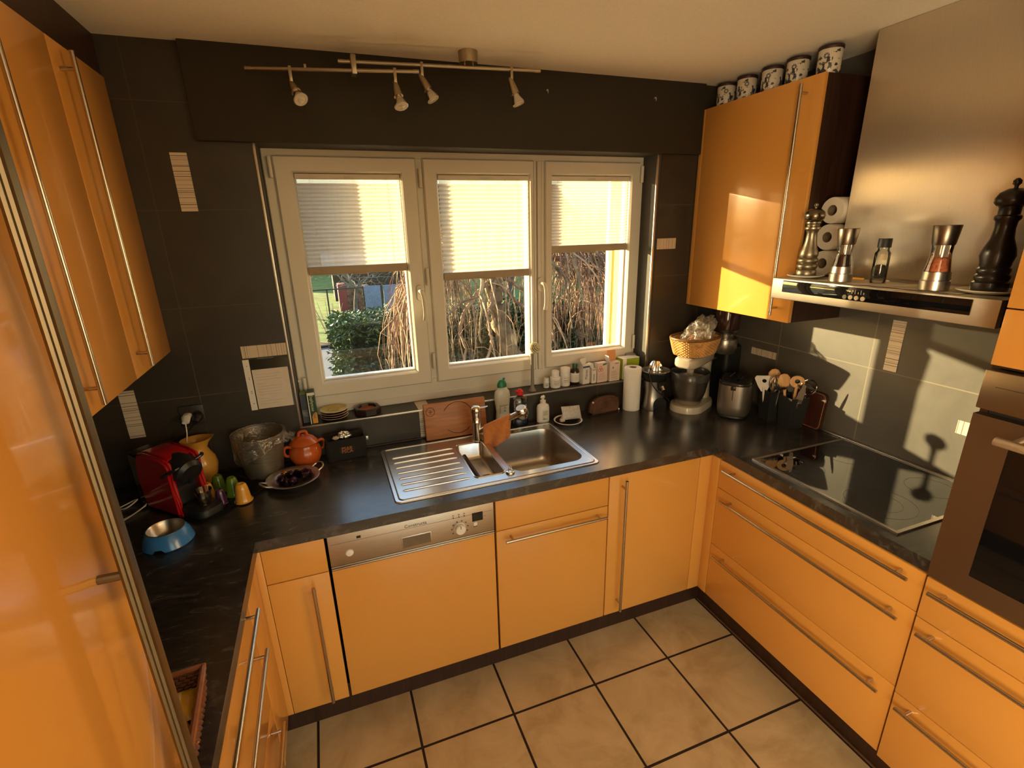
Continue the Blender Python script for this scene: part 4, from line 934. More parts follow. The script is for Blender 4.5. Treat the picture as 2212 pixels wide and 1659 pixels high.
def mk_strain(t): part_stick(t, .15, .005, CHROME); m = MB(); m.tube([(.034*math.cos(2*PI*i/28), .006*math.sin(2*PI*i/28), .188+.034*math.sin(2*PI*i/28)) for i in range(28)], .0035, n=7, closed=True); m.lathe([(0, -.02), (.02, -.016), (.032, 0)], c=(0, .0, .188), sy=.8); m.build('strainer_bowl', CHROME, t)
utensil('spatula', 'white plastic spatula with hole standing in the holder beside the toaster', 2.085, .165, (-.16, .05), (mk_white, -.9))
utensil('wooden_spoon', 'broad wooden spoon in the middle of the left utensil holder', 2.105, .160, (-.02, -.02), (mk_spoon, -.8))
utensil('whisk', 'wire whisk leaning left out of the left utensil holder', 2.09, .140, (-.10, -.10), mk_whisk)
utensil('ladle', 'small steel ladle with bowl towards the room in the left holder', 2.098, .130, (-.09, -.20), (mk_scoop, -.9))
utensil('table_knife', 'pointed steel knife blade up between the two utensil holders', 2.12, .125, (0, -.10), (mk_knife, -.7))
utensil('wooden_spoon', 'wooden spoon with ring-shaped head above the right utensil holder', 2.115, .045, (.0, -.03), (mk_ring, -.85))
utensil('wooden_spoon', 'slim wooden spoon leaning left in the right utensil holder', 2.100, .055, (-.10, .12), (mk_spoon, -.6))
utensil('spatula', 'black turner behind the ring-headed spoon in the right holder', 2.125, .06, (.03, .03), (mk_spat, -.9))
utensil('strainer', 'chrome strainer leaning towards the hob in the right holder', 2.125, .025, (.12, -.12), (mk_strain, -.7))
utensil('ladle', 'steel ladle at the back of the right utensil holder', 2.140, .04, (.06, -.05), (mk_scoop, -1.1))
utensil('table_knife', 'steel knife lying over the front rim of the right holder', 2.095, .030, (-.02, -.25), (mk_knife, -1.1))
o = (2.182, -.004, H)
t = thing('chopping_board', 'dark red-brown chopping board leaning against the side wall beside the hob', 'board', o); t.rotation_euler = (0, math.radians(5), 0)
DKRED = mat('dark_mahogany', (.045, .012, .006), rough=.5, var=.3, scale=10, stretch=(6, 6, 1))
m = MB(); m.loft([[(x, a, b) for a, b in rrect(-.06, .065, 0, .175, .022)] for x in (-.009, .007)]); m.build('board', DKRED, t, smooth=40)
m = MB(); m.tube([(-.0095, a, b) for a, b in rrect(-.055, .060, .005, .170, .02)], .0012, n=4, closed=True); m.build('pale_edge', mat('worn_edge', (.35, .18, .08), rough=.6, var=.4, scale=60), t)
# ================================================================== left corner of the worktop
TRAYM = mat('black_lacquer_tray', (.008, .008, .009), rough=.25, var=.1)
RY = math.radians(45)
o = (-.396, .385, H)
m = MB(); lp = rrect(-.150, .150, -.155, .150, .03)
m.loft([[(x, y, z) for x, y in sc(lp, k, 0, 0)] for k, z in ((.94, 0), (.985, .004), (1.0, .011), (.985, .011), (.965, .005), (.90, .0042))], cap0=True, cap1=True)
s_ = m.build('serving_tray', TRAYM, None, smooth=40); s_.location = o; s_.rotation_euler = (0, 0, RY); tag(s_, 'black serving tray under the red coffee machine', 'tray')
TZ = H+.0046
REDP = mat('glossy_red_plastic', (.36, .006, .010), rough=.16, var=.03, coat=.5)
o = (-.503, .368, TZ)
t = thing('coffee_machine', 'red capsule coffee machine with black lever and drip tray', 'coffee machine', o, RY)
side = [(-.115, 0), (.066, 0), (.078, .03), (.080, .12), (.076, .190), (.062, .212), (.030, .219), (-.070, .214), (-.100, .204), (-.113, .185), (-.108, .150), (-.094, .122), (-.094, .09), (-.106, .05)]
def shell(x0, x1, prof, b=.008):
    m = MB(); m.prism(prof, 'x', x0, x1)
    bmesh.ops.bevel(m.bm, geom=[e for e in m.bm.edges if abs(e.verts[0].co.x-e.verts[1].co.x) < 1e-6], offset=b, segments=3, affect='EDGES'); return m
shell(-.0600, -.040, side).build('side_shell', REDP, t, smooth=45); shell(.040, .060, side).build('side_shell', REDP, t, smooth=45)
top = [(-.030, .10), (.070, .10), (.074, .17), (.060, .2135), (.028, .2205), (-.055, .2160), (-.082, .207), (-.070, .17)]
shell(-.0415, .0415, top, .003).build('top_cover', REDP, t, smooth=45)
m = MB(); m.prism([(-.085, .0), (.065, 0), (.065, .11), (-.03, .16), (-.055, .12), (-.078, .09)], 'x', -.0405, .0405); m.build('front_panel', BLACKM, t, smooth=30)
m = MB(); m.tube([(0, -.055, .165), (0, -.095, .158), (0, -.125, .150), (0, -.132, .147)], [.050, .052, .046, .034], n=28); m.build('brew_head', BLACKP, t, smooth=40)
m = MB(); m.tube([(0, -.120, .128), (0, -.118, .108)], [.012, .008], n=14); m.build('coffee_outlet', BLACKP, t)
m = MB(); m.tube(smoothpts([(-.074, -.092, .158), (-.068, -.104, .166), (-.040, -.122, .178), (0, -.130, .186), (.040, -.122, .188), (.066, -.106, .187), (.073, -.092, .185)], 4), [.0058]*25, n=10); m.build('lever', mat('shiny_black_lever', (.01, .01, .011), rough=.12, coat=.5), t)
m = MB(); lp = rrect(-.048, .048, -.212, -.09, .03); m.loft([[(x, y, z) for x, y in lp] for z in (0, .026)]+[[(x*.96, -.15+(y+.15)*.96, .030) for x, y in lp]]); dt = m.build('drip_tray', BLACKM, t, smooth=40)
for k in range(7): MB().box(-.036, .036, -.200+k*.014, -.195+k*.014, .0295, .0312).build('grille_bar', BLACKP, dt, smooth=0)
m = MB(); m.prism([(.066, .004), (.118, .004), (.126, .20), (.076, .19)], 'x', -.052, .052); m.build('water_tank', glass_mat('smoky_tank', (.50, .48, .46), refl=.1), t, smooth=30)
m = MB(); m.box(-.050, .050, .066, .129, .198, .206, bev=.003); m.build('tank_lid', BLACKP, t)
ca, sa = math.cos(RY), math.sin(RY)
def loc(x, y, z, o=(-.503, .368)): return (o[0]+x*ca-y*sa, o[1]+x*sa+y*ca, z)
p = loc(.008, -.158, TZ+.0313)
m = MB(p); m.lathe([(0, .0), (.019, 0), (.0205, .003), (.0285, .054), (.0275, .054), (.0195, .008), (0, .007)], n=32, c=p); tag(m.build('espresso_glass', glass_mat('ribbed_glass', (.72, .70, .66), refl=.16, rough=.08)), 'small clear espresso glass on the coffee machine drip tray', 'glass')
# big capsule-shaped jars
def capsule(x, y, z, s, h, col, label):
    t = thing('capsule_jar', label, 'jar', (x, y, z), 0, 'giant coffee capsule jars on the tray')
    mt = mat('enamel_'+label.split()[1], col, rough=.22, var=.05, coat=.4)
    m = MB(); m.lathe([(0, 0), (s*.98, 0), (s*1.0, .003), (s*.94, .007), (s*.86, h*.35), (s*.74, h*.72), (s*.62, h*.92), (s*.46, h), (s*.30, h*1.0), (s*.18, h*.985), (s*.14, h*.96), (0, h*.955)], n=36); m.build('shell', mt, t, smooth=50)
    m = MB(); m.lathe([(s*.80, .0005), (s*1.09, .0005), (s*1.10, .003), (s*1.0, .0045)], n=36); m.build('rim', mt, t)
capsule(-.272, .290, TZ, .029, .070, (.62, .30, .035), 'bright orange capsule jar at the front corner of the tray')
capsule(-.312, .355, TZ, .027, .072, (.10, .19, .012), 'light green capsule jar behind the front orange one')
capsule(-.368, .410, TZ, .027, .066, (.07, .13, .010), 'dark green capsule jar nearest the steel bin')
capsule(-.345, .300, TZ, .021, .058, (.045, .008, .05), 'small purple capsule jar left of the front orange one')
capsule(-.392, .345, TZ, .025, .068, (.55, .24, .03), 'amber orange capsule jar beside the drip tray')
capsule(-.440, .400, TZ, .022, .066, (.50, .26, .06), 'dull orange capsule jar hidden behind the amber one')
# jug
o = (-.440, .530, H)
t = thing('pottery_jug', 'yellow ochre pottery jug behind the coffee machine', 'jug', o, math.radians(10))
YEL = mat('ochre_glaze', (.52, .27, .045), rough=.22, var=.08, coat=.3, scale=10)
prof = [(0, 0), (.038, 0), (.041, .004), (.054, .04), (.060, .075), (.054, .105), (.040, .130), (.035, .148), (.038, .165), (.046, .180), (.048, .184), (.044, .184), (.034, .165), (.031, .148), (.036, .13), (.05, .10), (.055, .07), (0, .02)]
m = MB(); m.lathe(prof, n=40)
for v in m.bm.verts:
    if v.co.z > .15:
        k = (v.co.z-.15)/.034; a = math.atan2(v.co.y, v.co.x); w_ = max(0, math.cos(a))**6; v.co.x += k*w_*.010; v.co.z += k*w_*.004; v.co.x *= 1+.12*k
m.build('body', YEL, t, smooth=80)
m = MB(); m.tube(smoothpts([(-.040, 0, .165), (-.075, 0, .165), (-.088, 0, .12), (-.075, 0, .075), (-.055, 0, .065)]), .008, n=10); m.build('handle', YEL, t)
# bin with liner
o = (-.217, .510, H)
t = thing('compost_bin', 'brushed steel countertop bin lined with a clear plastic bag', 'bin', o)
BINM = mat('tarnished_steel', (.24, .21, .165), rough=.5, metal=.85, var=.2, scale=16, stretch=(1, 1, 9), bump=.1)
m = MB(); m.lathe([(0, 0), (.066, 0), (.070, .003), (.0935, .172), (.097, .175), (.097, .180), (.0925, .180), (.0915, .172), (.067, .01), (0, .008)], n=48); m.build('body', BINM, t, smooth=40)
random.seed(3)
m = MB()
def liner(u, v):
    a = 2*PI*u; w1 = .004*math.sin(9*a+1)+.003*math.sin(17*a); 
    if v < .5: k = v/.5; r_ = .060+.030*k; z = .03+.152*k; r_ += w1*.3
    else:
        k = (v-.5)/.5; drop = .045+.030*max(0, math.sin(a*1.0+4.2))+.012*math.sin(3*a)+.05*max(0, math.cos(a-math.radians(215)))**6; r_ = .1005+w1*k*1.3+.006*k; z = .184-drop*k; r_ -= .10*drop*k
    return (r_*math.cos(a), r_*math.sin(a), z)
m.grid(97, 15, liner); m.build('bag_liner', LINER, t, smooth=50)
m = MB()
f = lambda u, v: (.085+.048*u+.01*math.sin(9*v), -.055+.020*math.sin(u*5)+.018*(v-.5), .150+.028*u+.030*(v-.5)*(1-.3*u)+.008*math.sin(u*14+v*5))
m.grid(16, 8, f); m.build('bag_knot', LINER, t, smooth=40)
# orange pot
POT = mat('orange_glaze', (.46, .085, .013), rough=.24, var=.18, scale=9, coat=.4)
o = (-.058, .541, H)
t = thing('clay_pot', 'glazed orange clay pot with lid and two ear handles', 'pot', o, math.radians(15))
m = MB(); m.lathe([(0, 0), (.044, 0), (.050, .004), (.064, .035), (.067, .055), (.060, .078), (.050, .090), (.052, .096), (0, .096)], n=44); m.build('body', POT, t, smooth=60)
m = MB(); m.lathe([(.056, .095), (.058, .099), (.054, .104), (.040, .120), (.020, .130), (0, .132)], n=44); ld = m.build('lid', POT, t, smooth=60)
m = MB(); m.tube(smoothpts([(-.018, 0, .126), (-.014, 0, .142), (0, 0, .147), (.014, 0, .142), (.018, 0, .126)]), .0062, n=10); m.build('lid_handle', POT, ld)
for s in (-1, 1):
    m = MB(); m.tube(smoothpts([(s*.052, -.0, .088), (s*.074, 0, .092), (s*.082, 0, .075), (s*.076, 0, .055), (s*.064, 0, .052)]), .0058, n=10); m.build('ear_handle', POT, t)
# black zip purse with odds and ends
o = (.106, .548, H)
t = thing('zip_purse', 'black open cloth purse with small orange printed patch', 'purse', o, .05)
CLB = mat('black_cloth', (.010, .009, .009), rough=.9, var=.3, scale=200, bump=.4)
m = MB(); m.loft([[(x*k, y*j, z) for x, y in rrect(-.086, .086, -.036, .036, .02)] for k, j, z in ((.93, .9, 0), (1.0, 1.0, .03), (.98, .95, .075), (.93, .75, .090), (.90, .62, .088), (.90, .55, .070))], cap1=True); m.build('body', CLB, t, smooth=50)
m = MB(); m.loft([[(x, y, z) for x, y in ((-.082, .025), (.082, .025))] for z in (.088, .100)]+[[(-.075, .025, .104), (.075, .025, .104)]], close=False, cap0=False, cap1=False); m.build('flap', CLB, t, solid=.003)
m = MB(); m.box(.088, .098, -.006, -.002, .060, .078, bev=.001); m.build('zip_pull', ALU, t)
pt_ = MB().box(-.030, .034, -.0362, -.0352, .030, .058).build('printed_patch', mat('dark_patch', (.02, .012, .008), rough=.8), t, smooth=0)
OR_T = mat('orange_print', (.45, .16, .04), rough=.7)
lettering('PSAR', .020, OR_T, pt_, frame((.002, -.0365, .0505), (1, 0, 0), (0, 0, 1))); lettering('PSCA', .020, OR_T, pt_, frame((.002, -.0365, .0365), (1, 0, 0), (0, 0, 1)))
blob('foil_scrap', (.105, .548, H+.098), .024, .012, .016, 5.0, .5, mat('crumpled_foil', (.62, .58, .52), rough=.25, metal=.8), lab='crumpled silver wrapper sticking out of the black purse', cat='wrapper')
blob('wrapped_sweet', (.070, .545, H+.092), .012, .009, .008, 8.0, .4, mat('pale_wrapper', (.5, .42, .32), rough=.35), lab='small pale wrapped sweet at the left of the open black purse', cat='sweet')
# metal dish with capsules
o = (-.105, .380, H)
t = thing('metal_dish', 'round aluminium dish with two loop handles holding dark capsules', 'dish', o, math.radians(27))
DISH = mat('dull_aluminium', (.46, .43, .40), rough=.38, metal=1, var=.06, scale=50)
m = MB(); m.lathe([(0, 0), (.060, 0), (.066, .002), (.072, .012), (.098, .022), (.100, .0245), (.098, .0255), (.071, .0150), (.064, .005), (0, .004)], n=52); m.build('bowl', DISH, t, smooth=60)
for s in (-1, 1):
    m = MB(); m.tube(smoothpts([(s*.093, -.026, .024), (s*.114, -.024, .034), (s*.124, 0, .040), (s*.114, .024, .034), (s*.093, .026, .024)]), .0036, n=8); m.build('loop_handle', DISH, t)
def coffee_capsule(x, y, z, col, rot, label, grp=None):
    m = MB(); m.lathe([(0, 0), (.0165, 0), (.0185, .0008), (.0185, .0018), (.0150, .003), (.0125, .018), (.0095, .0245), (.0045, .027), (0, .0265)], n=22)
    s_ = m.build('coffee_capsule', col, None, smooth=40); s_.location = (x, y, z); s_.rotation_euler = rot; return tag(s_, label, 'capsule', 'coffee capsules in the metal dish')
PUR = mat('dark_purple_foil', (.035, .010, .030), rough=.22, metal=.7, var=.1); BRO = mat('dark_brown_foil', (.030, .012, .014), rough=.22, metal=.7, var=.1); AMB = mat('amber_foil', (.45, .19, .03), rough=.25, metal=.7)
zc = H+.0045
for a in [(-.160, .395, zc+.017, PUR, (1.45, .2, .4), 'purple capsule at the left side of the metal dish'), (-.138, .372, zc+.001, BRO, (.1, 0, 0), 'dark capsule standing upright at the dish front'), (-.110, .366, zc+.018, PUR, (1.3, 0, -.5), 'dark purple capsule lying at the front middle of the dish'), (-.082, .382, zc+.017, BRO, (1.4, .3, 1.9), 'brown capsule nearest the right rim of the dish'),
          (-.128, .402, zc+.022, BRO, (.5, .5, 0), 'dark capsule tilted in the centre of the dish pile'), (-.092, .408, zc+.016, PUR, (1.5, 0, 2.6), 'purple capsule lying right of the dish centre'), (-.105, .434, zc+.001, BRO, (0, .1, 0), 'dark capsule upright at the back of the dish'), (-.142, .436, zc+.010, AMB, (.4, -.5, 0), 'single amber capsule at the back of the dish'), (-.072, .424, zc+.016, PUR, (1.4, 0, 1.0), 'purple capsule at the back right of the dish')]: coffee_capsule(a[0]+.010, a[1]-.015, *a[2:])
# pet bowl
o = (-.470, .108, H)
t = thing('pet_bowl', 'blue pet bowl with steel insert in front of the coffee machine', 'bowl', o, math.radians(20))
BLU = mat('blue_plastic', (.030, .165, .46), rough=.25, var=.06, coat=.3)
m = MB(); m.lathe([(.070, 0), (.0735, .004), (.066, .030), (.056, .048), (.053, .050), (.050, .048)], n=48, sx=1.0, sy=1.0)
for v in m.bm.verts:
    a = math.atan2(v.co.y, v.co.x)
    if v.co.z < .006 and abs(math.sin((a+PI/2+.55))) < .22 and math.cos(a+PI/2+.55) > 0: v.co.z += .011
m.build('shell', BLU, t, smooth=50)
m = MB(); m.lathe([(.0535, .0495), (.0545, .0515), (.052, .052), (.048, .045), (.042, .020), (.030, .014), (0, .0135)], n=48); m.build('steel_insert', STEEL_S, t, smooth=60)
# wicker tray basket with packets (front left)
WD = mat('dark_brown_wicker', (.16, .055, .022), rough=.5, var=.3, scale=40, bump=.3)
o = (-.358, -.688, H)
t = thing('wicker_tray', 'dark brown rectangular wicker basket with yellow packets by the tall cupboard', 'basket', o, math.radians(4))
def rc(u, h):
    a = rrect(-.125, .125, -.16, .16, .012, n=2); n = len(a); f_ = u*n; i = int(f_) % n; k = f_-int(f_); p = a[i]; q = a[(i+1) % n]; s_ = .93+.07*h
    return ((p[0]+(q[0]-p[0])*k)*s_, (p[1]+(q[1]-p[1])*k)*s_, .004+.062*h)
pts_ = []
def rc2(u, h):
    L_ = 2*(.25+.22); d_ = u*L_; s_ = .93+.07*h
    if d_ < .25: x, y = -.125+d_, -.11
    elif d_ < .47: x, y = .125, -.11+(d_-.25)
    elif d_ < .72: x, y = .125-(d_-.47), .11
    else: x, y = -.125, .11-(d_-.72)
    return (x*s_, y*s_, .004+.062*h)
m = MB(); wicker_wall(m, rc2, 0, 0, 8, .0040, 64); m.build('woven_wall', WD, t, smooth=60)
m = MB(); m.tube([rc2(i/76, 1.03) for i in range(76)], .0065, n=8, closed=True); m.build('rim', mat('glossy_cane', (.22, .075, .03), rough=.25, var=.2, coat=.3), t)
MB().box(-.115, .115, -.10, .10, .001, .006).build('base', WD, t, smooth=0)
YP = mat('yellow_packet', (.60, .34, .02), rough=.3, var=.25, scale=18, coat=.3); OP = mat('orange_packet', (.62, .22, .04), rough=.3, var=.25, scale=14, coat=.3)
def packet(name, x, y, z, w, d, h, rz, mt, label, txt=None):
    t = thing(name, label, 'packet', (x, y, z), rz, 'snack packets in the wicker tray')
    m = MB(); f = pillow(w, d, h, .45); m.grid(14, 14, lambda u, v: f(u, v, 1)); m.grid(14, 14, lambda u, v: f(1-u, v, -1)); bmesh.ops.remove_doubles(m.bm, verts=list(m.bm.verts), dist=1e-5)
    m.build('wrapper', mt, t, smooth=60)
    m = MB()
    for s in (-1, 1): m.box(-w/2*.92, w/2*.92, s*d/2-.005, s*d/2+.005, -.001, .001)
    m.build('crimped_seals', mt, t, smooth=0) if False else m.bm.free()
    MB().box(-w*.28, w*.28, -d*.30, d*.30, h*.42, h*.505).build('printed_panel', mat('pale_print', (.62, .52, .25), rough=.4, var=.4, scale=60), t, smooth=0)
packet('snack_packet', -.305, -.635, H+.034, .115, .08, .034, .15, YP, 'yellow snack packet at the far end of the wicker tray')
packet('snack_packet', -.300, -.715, H+.032, .12, .085, .030, .5, OP, 'orange snack packet in the middle of the wicker tray')
packet('snack_packet', -.395, -.675, H+.044, .10, .12, .026, 1.2, YP, 'upper yellow snack packet lying across the others')
m = MB((-.285, -.765, H+.020)); m.tube([(-.30, -.762, H+.020), (-.26, -.768, H+.020)], [.012, .012], n=14); tag(m.build('small_tube', mat('navy_and_silver', (.02, .03, .10), rough=.3, metal=.6)), 'small dark tube lying near the front of the wicker tray', 'tube')
# power socket, plugs and cables
o = (-.448, W, 1.145)
t = thing('wall_socket', 'dark double wall socket above the jug', 'socket', o)
SOCK = mat('anthracite_plastic', (.030, .026, .022), rough=.4, var=.08)
MB().box(-.043, .043, -.009, -.0005, -.042, .042, bev=.003).build('plate', SOCK, t)
m = MB(); m.cyl((.018, -.0095, 0), (.018, -.0088, 0), .020, n=28); m.build('socket_hole', BLACKP, t)
o = (-.452, .585, 1.145)
t = thing('phone_charger', 'white plug-in phone charger with thin white cable', 'charger', o)
m = MB(); m.tube([(-.012, .0145, .004), (-.012, -.012, .004), (-.012, -.034, -.010)], [.017, .017, .013], n=16, flat=.65); m.build('plug', WHITEP, t)
m = MB(); m.tube(smoothpts([(-.012, -.036, -.013), (-.014, -.040, -.05), (-.022, -.038, -.10), (-.008, -.050, -.16), (.002, -.055, -.20)]), .0022, n=7); m.build('cable', WHITEP, t)
o = (-.428, .585, 1.14)
t = thing('power_plug', 'black power plug with cable running down to the left', 'plug', o)
m = MB(); m.tube([(.0, .0145, .0), (.0, -.010, .0), (-.004, -.026, -.010)], [.019, .018, .011], n=18); m.build('plug', BLACKP, t)
m = MB(); m.tube(smoothpts([(-.005, -.028, -.012), (-.06, -.02, -.06), (-.16, -.005, -.10), (-.26, -.01, -.16), (-.32, -.05, -.22), (-.34, -.10, -.248), (-.20, -.09, -.2485)]), .0032, n=7); m.build('cable', BLACKP, t)
o = (-.70, .32, H)
m = MB(o); m.tube(smoothpts([(-.80, .34, H+.004), (-.72, .40, H+.006), (-.66, .37, H+.018), (-.63, .40, H+.03), (-.66, .43, H+.012), (-.72, .36, H+.004), (-.66, .30, H+.003), (-.60, .375, H+.0135)]), .0024, n=7); m.tube(smoothpts([(-.74, .25, H+.0035), (-.68, .29, H+.0035), (-.63, .345, H+.003), (-.60, .385, H+.0145)]), .0024, n=7)
tag(m.build('cable', WHITEP, None, smooth=80), 'tangled thin white cable behind the red coffee machine', 'cable')
# plastic sleeve with hand-written note
o = (-.152, W-.0005, 1.133)
t = thing('plastic_sleeve', 'clear punched sleeve taped to the wall below the window edge, note inside', 'sleeve', o)
m = MB(); m.box(-.085, .085, -.0022, -.0014, 0, .213); m.build('film', glass_mat('sleeve_film', (.72, .68, .62), rough=.2, refl=.06), t, smooth=0)
st = MB(); st.cells([-.085, -.0735, -.0705, -.062], [0, .027, .030, .072, .075, .079, .082, .130, .133, .137, .140, .186, .189, .213], lambda u, v: not (-.0735 < u < -.0705 and any(a < v < b for a, b in ((.027, .030), (.072, .075), (.079, .082), (.130, .133), (.137, .140), (.186, .189)))), 'y', -.0034, -.0024); st.build('punched_strip', WHITEP, t, smooth=0)
m = MB(); m.box(-.03, .028, -.0032, -.0023, .2115, .2155); m.build('tape', glass_mat('sticky_tape', (.85, .80, .70), rough=.3, refl=.12), t, smooth=0)
o = (-.144, W-.0015, 1.133)
t = thing('handwritten_note', 'sheet of pale paper with faint handwriting inside the plastic sleeve', 'note', o)
MB().box(-.066, .068, -.0025, -.0019, .002, .169).build('paper', mat('note_paper', (.62, .56, .49), rough=.9, var=.03), t, smooth=0)
m = MB(); random.seed(11)
z = .148
for ln in range(11):
    x = -.056; xe = .056 - random.random()*.04 if ln not in (3, 8) else -.02
    pts = []
    while x < xe: pts.append((x, -.0027, z+random.uniform(-.0014, .0018))); x += .0022
    if len(pts) > 3: m.tube(pts, .00028, n=4)
    z -= .0115 if ln not in (2, 7) else .017
m.build('handwriting', mat('faint_ink', (.30, .24, .20), rough=.8), t, smooth=0)
# ================================================================== on the window sill
def carton(name, x, y, z, w, d, h, rz, mt, label, group=None, flaps=(), grp_cat='box'):
    t = thing(name, label, grp_cat, (x, y, z), rz, group)
    MB().box(-w/2, w/2, -d/2, d/2, 0, h, bev=.0008).build('carton', mt, t, smooth=0)
    for k, (sx, ang, L_, m_) in enumerate(flaps):
        m = MB()
        if sx == 'l': a = Vector((-w/2, -d/2, h)); b = Vector((-w/2, d/2, h)); dr = Vector((-math.sin(ang), 0, math.cos(ang)))*L_
        elif sx == 'r': a = Vector((w/2, -d/2, h)); b = Vector((w/2, d/2, h)); dr = Vector((math.sin(ang), 0, math.cos(ang)))*L_
        elif sx == 'f': a = Vector((-w/2, -d/2, h)); b = Vector((w/2, -d/2, h)); dr = Vector((0, -math.sin(ang), math.cos(ang)))*L_
        else: a = Vector((-w/2, d/2, h)); b = Vector((w/2, d/2, h)); dr = Vector((0, math.sin(ang), math.cos(ang)))*L_
        i = (b-a)*.08
        m.loft([[a, b], [b-i+dr, a+i+dr][::-1]], close=False, cap0=False, cap1=False); m.build('flap', m_, t, smooth=0, solid=.0008)
    return t
BXG = mat('grey_carton', (.075, .075, .085), rough=.5, var=.25, scale=40); DKG = mat('dark_green_carton', (.012, .05, .022), rough=.4, var=.1)
BW = mat('white_carton', (.66, .63, .58), rough=.5, var=.03)
S1 = SILL+.0022
t = carton('tea_box', -.040, .672, S1, .026, .050, .066, 0, BXG, 'small dark grey carton at the left end of the sill, lower one', 'cartons at the left end of the sill')
m = MB(); m.box(-.011, .011, -.0256, -.0249, .03, .06); m.build('printed_side', mat('grey_print_side', (.16, .16, .18), rough=.5, var=.4, scale=90), t, smooth=0)
t = carton('tea_box', -.040, .672, S1+.0664, .027, .052, .066, 0, mat('blue_grey_carton', (.055, .065, .085), rough=.45, var=.2, scale=40), 'small blue grey carton at the left end of the sill, stacked on top', 'cartons at the left end of the sill')
MB().box(-.0125, .0125, -.024, .024, .0658, .0668).build('green_top', mat('lime_print', (.20, .30, .03), rough=.5, var=.3, scale=60), t, smooth=0)
t = carton('medicine_box', -.007, .655, S1, .030, .060, .142, 0, DKG, 'upright green medicine box with white and yellow print at the left of the sill')
m = MB(); m.box(-.0155, -.0118, -.0305, -.0297, .0, .1415); m.box(-.014, .015, -.0303, -.0297, .1300, .1415); m.build('white_edge', WHITEP, t, smooth=0)
m = MB(); m.prism([(-.006, .002), (.0148, .002), (.0148, .050), (.008, .052), (.0, .046), (-.006, .032)], 'y', -.0305, -.0297); m.build('yellow_corner', mat('orange_yellow_print', (.62, .30, .03), rough=.45), t, smooth=0)
lettering('Euphytose', .0175, mat('lime_lettering', (.55, .60, .35), rough=.5), t, frame((.001, -.0305, .094), (0, 0, -1), (1, 0, 0))); lettering('Nuit', .015, BLUE_T, t, frame((.0045, -.0308, .037), (0, 0, -1), (1, 0, 0)))
# saucers
CUPY = mat('yellow_glaze', (.52, .40, .05), rough=.2, var=.08, coat=.3); CUPR = mat('dark_red_glaze', (.10, .016, .014), rough=.2, coat=.2)
def saucer_stack():
    proto = None
    for k, (lb, mt) in enumerate([('cream rimmed dark saucer at the bottom of the sill stack', CUPR), ('second saucer from the bottom of the sill stack, dark underside', CUPR), ('third saucer of the sill stack right under the yellow one', CUPR), ('yellow saucer on top of the saucer stack on the sill', CUPY)]):
        t = thing('saucer', lb, 'saucer', (.078, .668, S1+k*.0105), 0, 'saucers stacked on the window sill')
        MB().lathe([(0, 0), (.030, 0), (.033, .002), (.056, .0085), (.059, .0105)], n=44).build('underside', mat('saucer_under_%d' % k, (.05, .02, .016), rough=.25), t, smooth=60)
        MB().lathe([(.0585, .0100), (.0598, .0115), (.0585, .0125), (.056, .0118)], n=44).build('rim', mat('cream_rim', (.55, .45, .30), rough=.25), t, smooth=60)
        MB().lathe([(.0575, .0122), (.040, .0085), (.024, .0070), (.022, .0082), (.019, .0070), (0, .0066)], n=44).build('well', mt, t, smooth=60)
saucer_stack()
o = (.222, .668, S1)
t = thing('octagonal_bowl', 'dark octagonal wooden bowl with orange centre on the sill', 'bowl', o, math.radians(12))
DW = mat('nearly_black_wood', (.016, .010, .009), rough=.35, var=.2)
oct_ = lambda r_, z: [(r_*math.cos(2*PI*(i+.5)/8), r_*math.sin(2*PI*(i+.5)/8), z) for i in range(8)]
m = MB(); m.loft([oct_(.058, 0), oct_(.060, .004), oct_(.060, .026), oct_(.056, .031), oct_(.042, .031), oct_(.038, .018)], cap1=True); m.build('body', DW, t, smooth=0)
m = MB(); m.lathe([(.036, .0215), (.020, .0190), (0, .0186)], n=32); m.build('orange_inlay', mat('burnt_orange', (.36, .085, .015), rough=.4, var=.15), t)
# dish brush
o = (1.036, .652, S1)
t = thing('dish_brush', 'white bristled dish brush standing on its suction foot on the sill', 'brush', o)
GREYPL = mat('grey_brush_plastic', (.20, .18, .15), rough=.35, var=.05)
m = MB(); m.lathe([(0, 0), (.020, 0), (.019, .004), (.012, .012), (.0085, .03), (.0075, .10), (.008, .175), (.010, .195), (0, .20)], n=20); m.build('handle', GREYPL, t)
m = MB(); random.seed(5)
Hd = Vector((.010, -.006, .222)); ax = Vector((.35, -.75, .45)).normalized(); p1 = ax.orthogonal().normalized(); p2 = ax.cross(p1)
m.tube([(0, 0, .192), Hd-ax*.012, Hd-ax*.002], [.009, .017, .024], n=20); hb = m.build('brush_head', mat('cream_brush_back', (.62, .57, .44), rough=.4), t)
BR = mat('cream_bristle', (.66, .60, .44), rough=.8, var=.2, scale=200)
for ring in range(5):
    r_ = .0275*math.sin((ring+.8)/5*PI*.52); n_ = max(1, int(r_*2*PI/.0048))
    m = MB()
    for i in range(n_*2):
        a = 2*PI*i/(n_*2); el = (ring+.8)/5*PI*.56; d_ = ax*math.cos(el)+(p1*math.cos(a)+p2*math.sin(a))*math.sin(el)
        b0 = Hd-ax*.006+d_*.006; m.tube([b0, Hd+d_*(.026+random.random()*.004)], [.0017, .0024], n=5)
    m.build('bristle_ring', BR, hb, smooth=0)
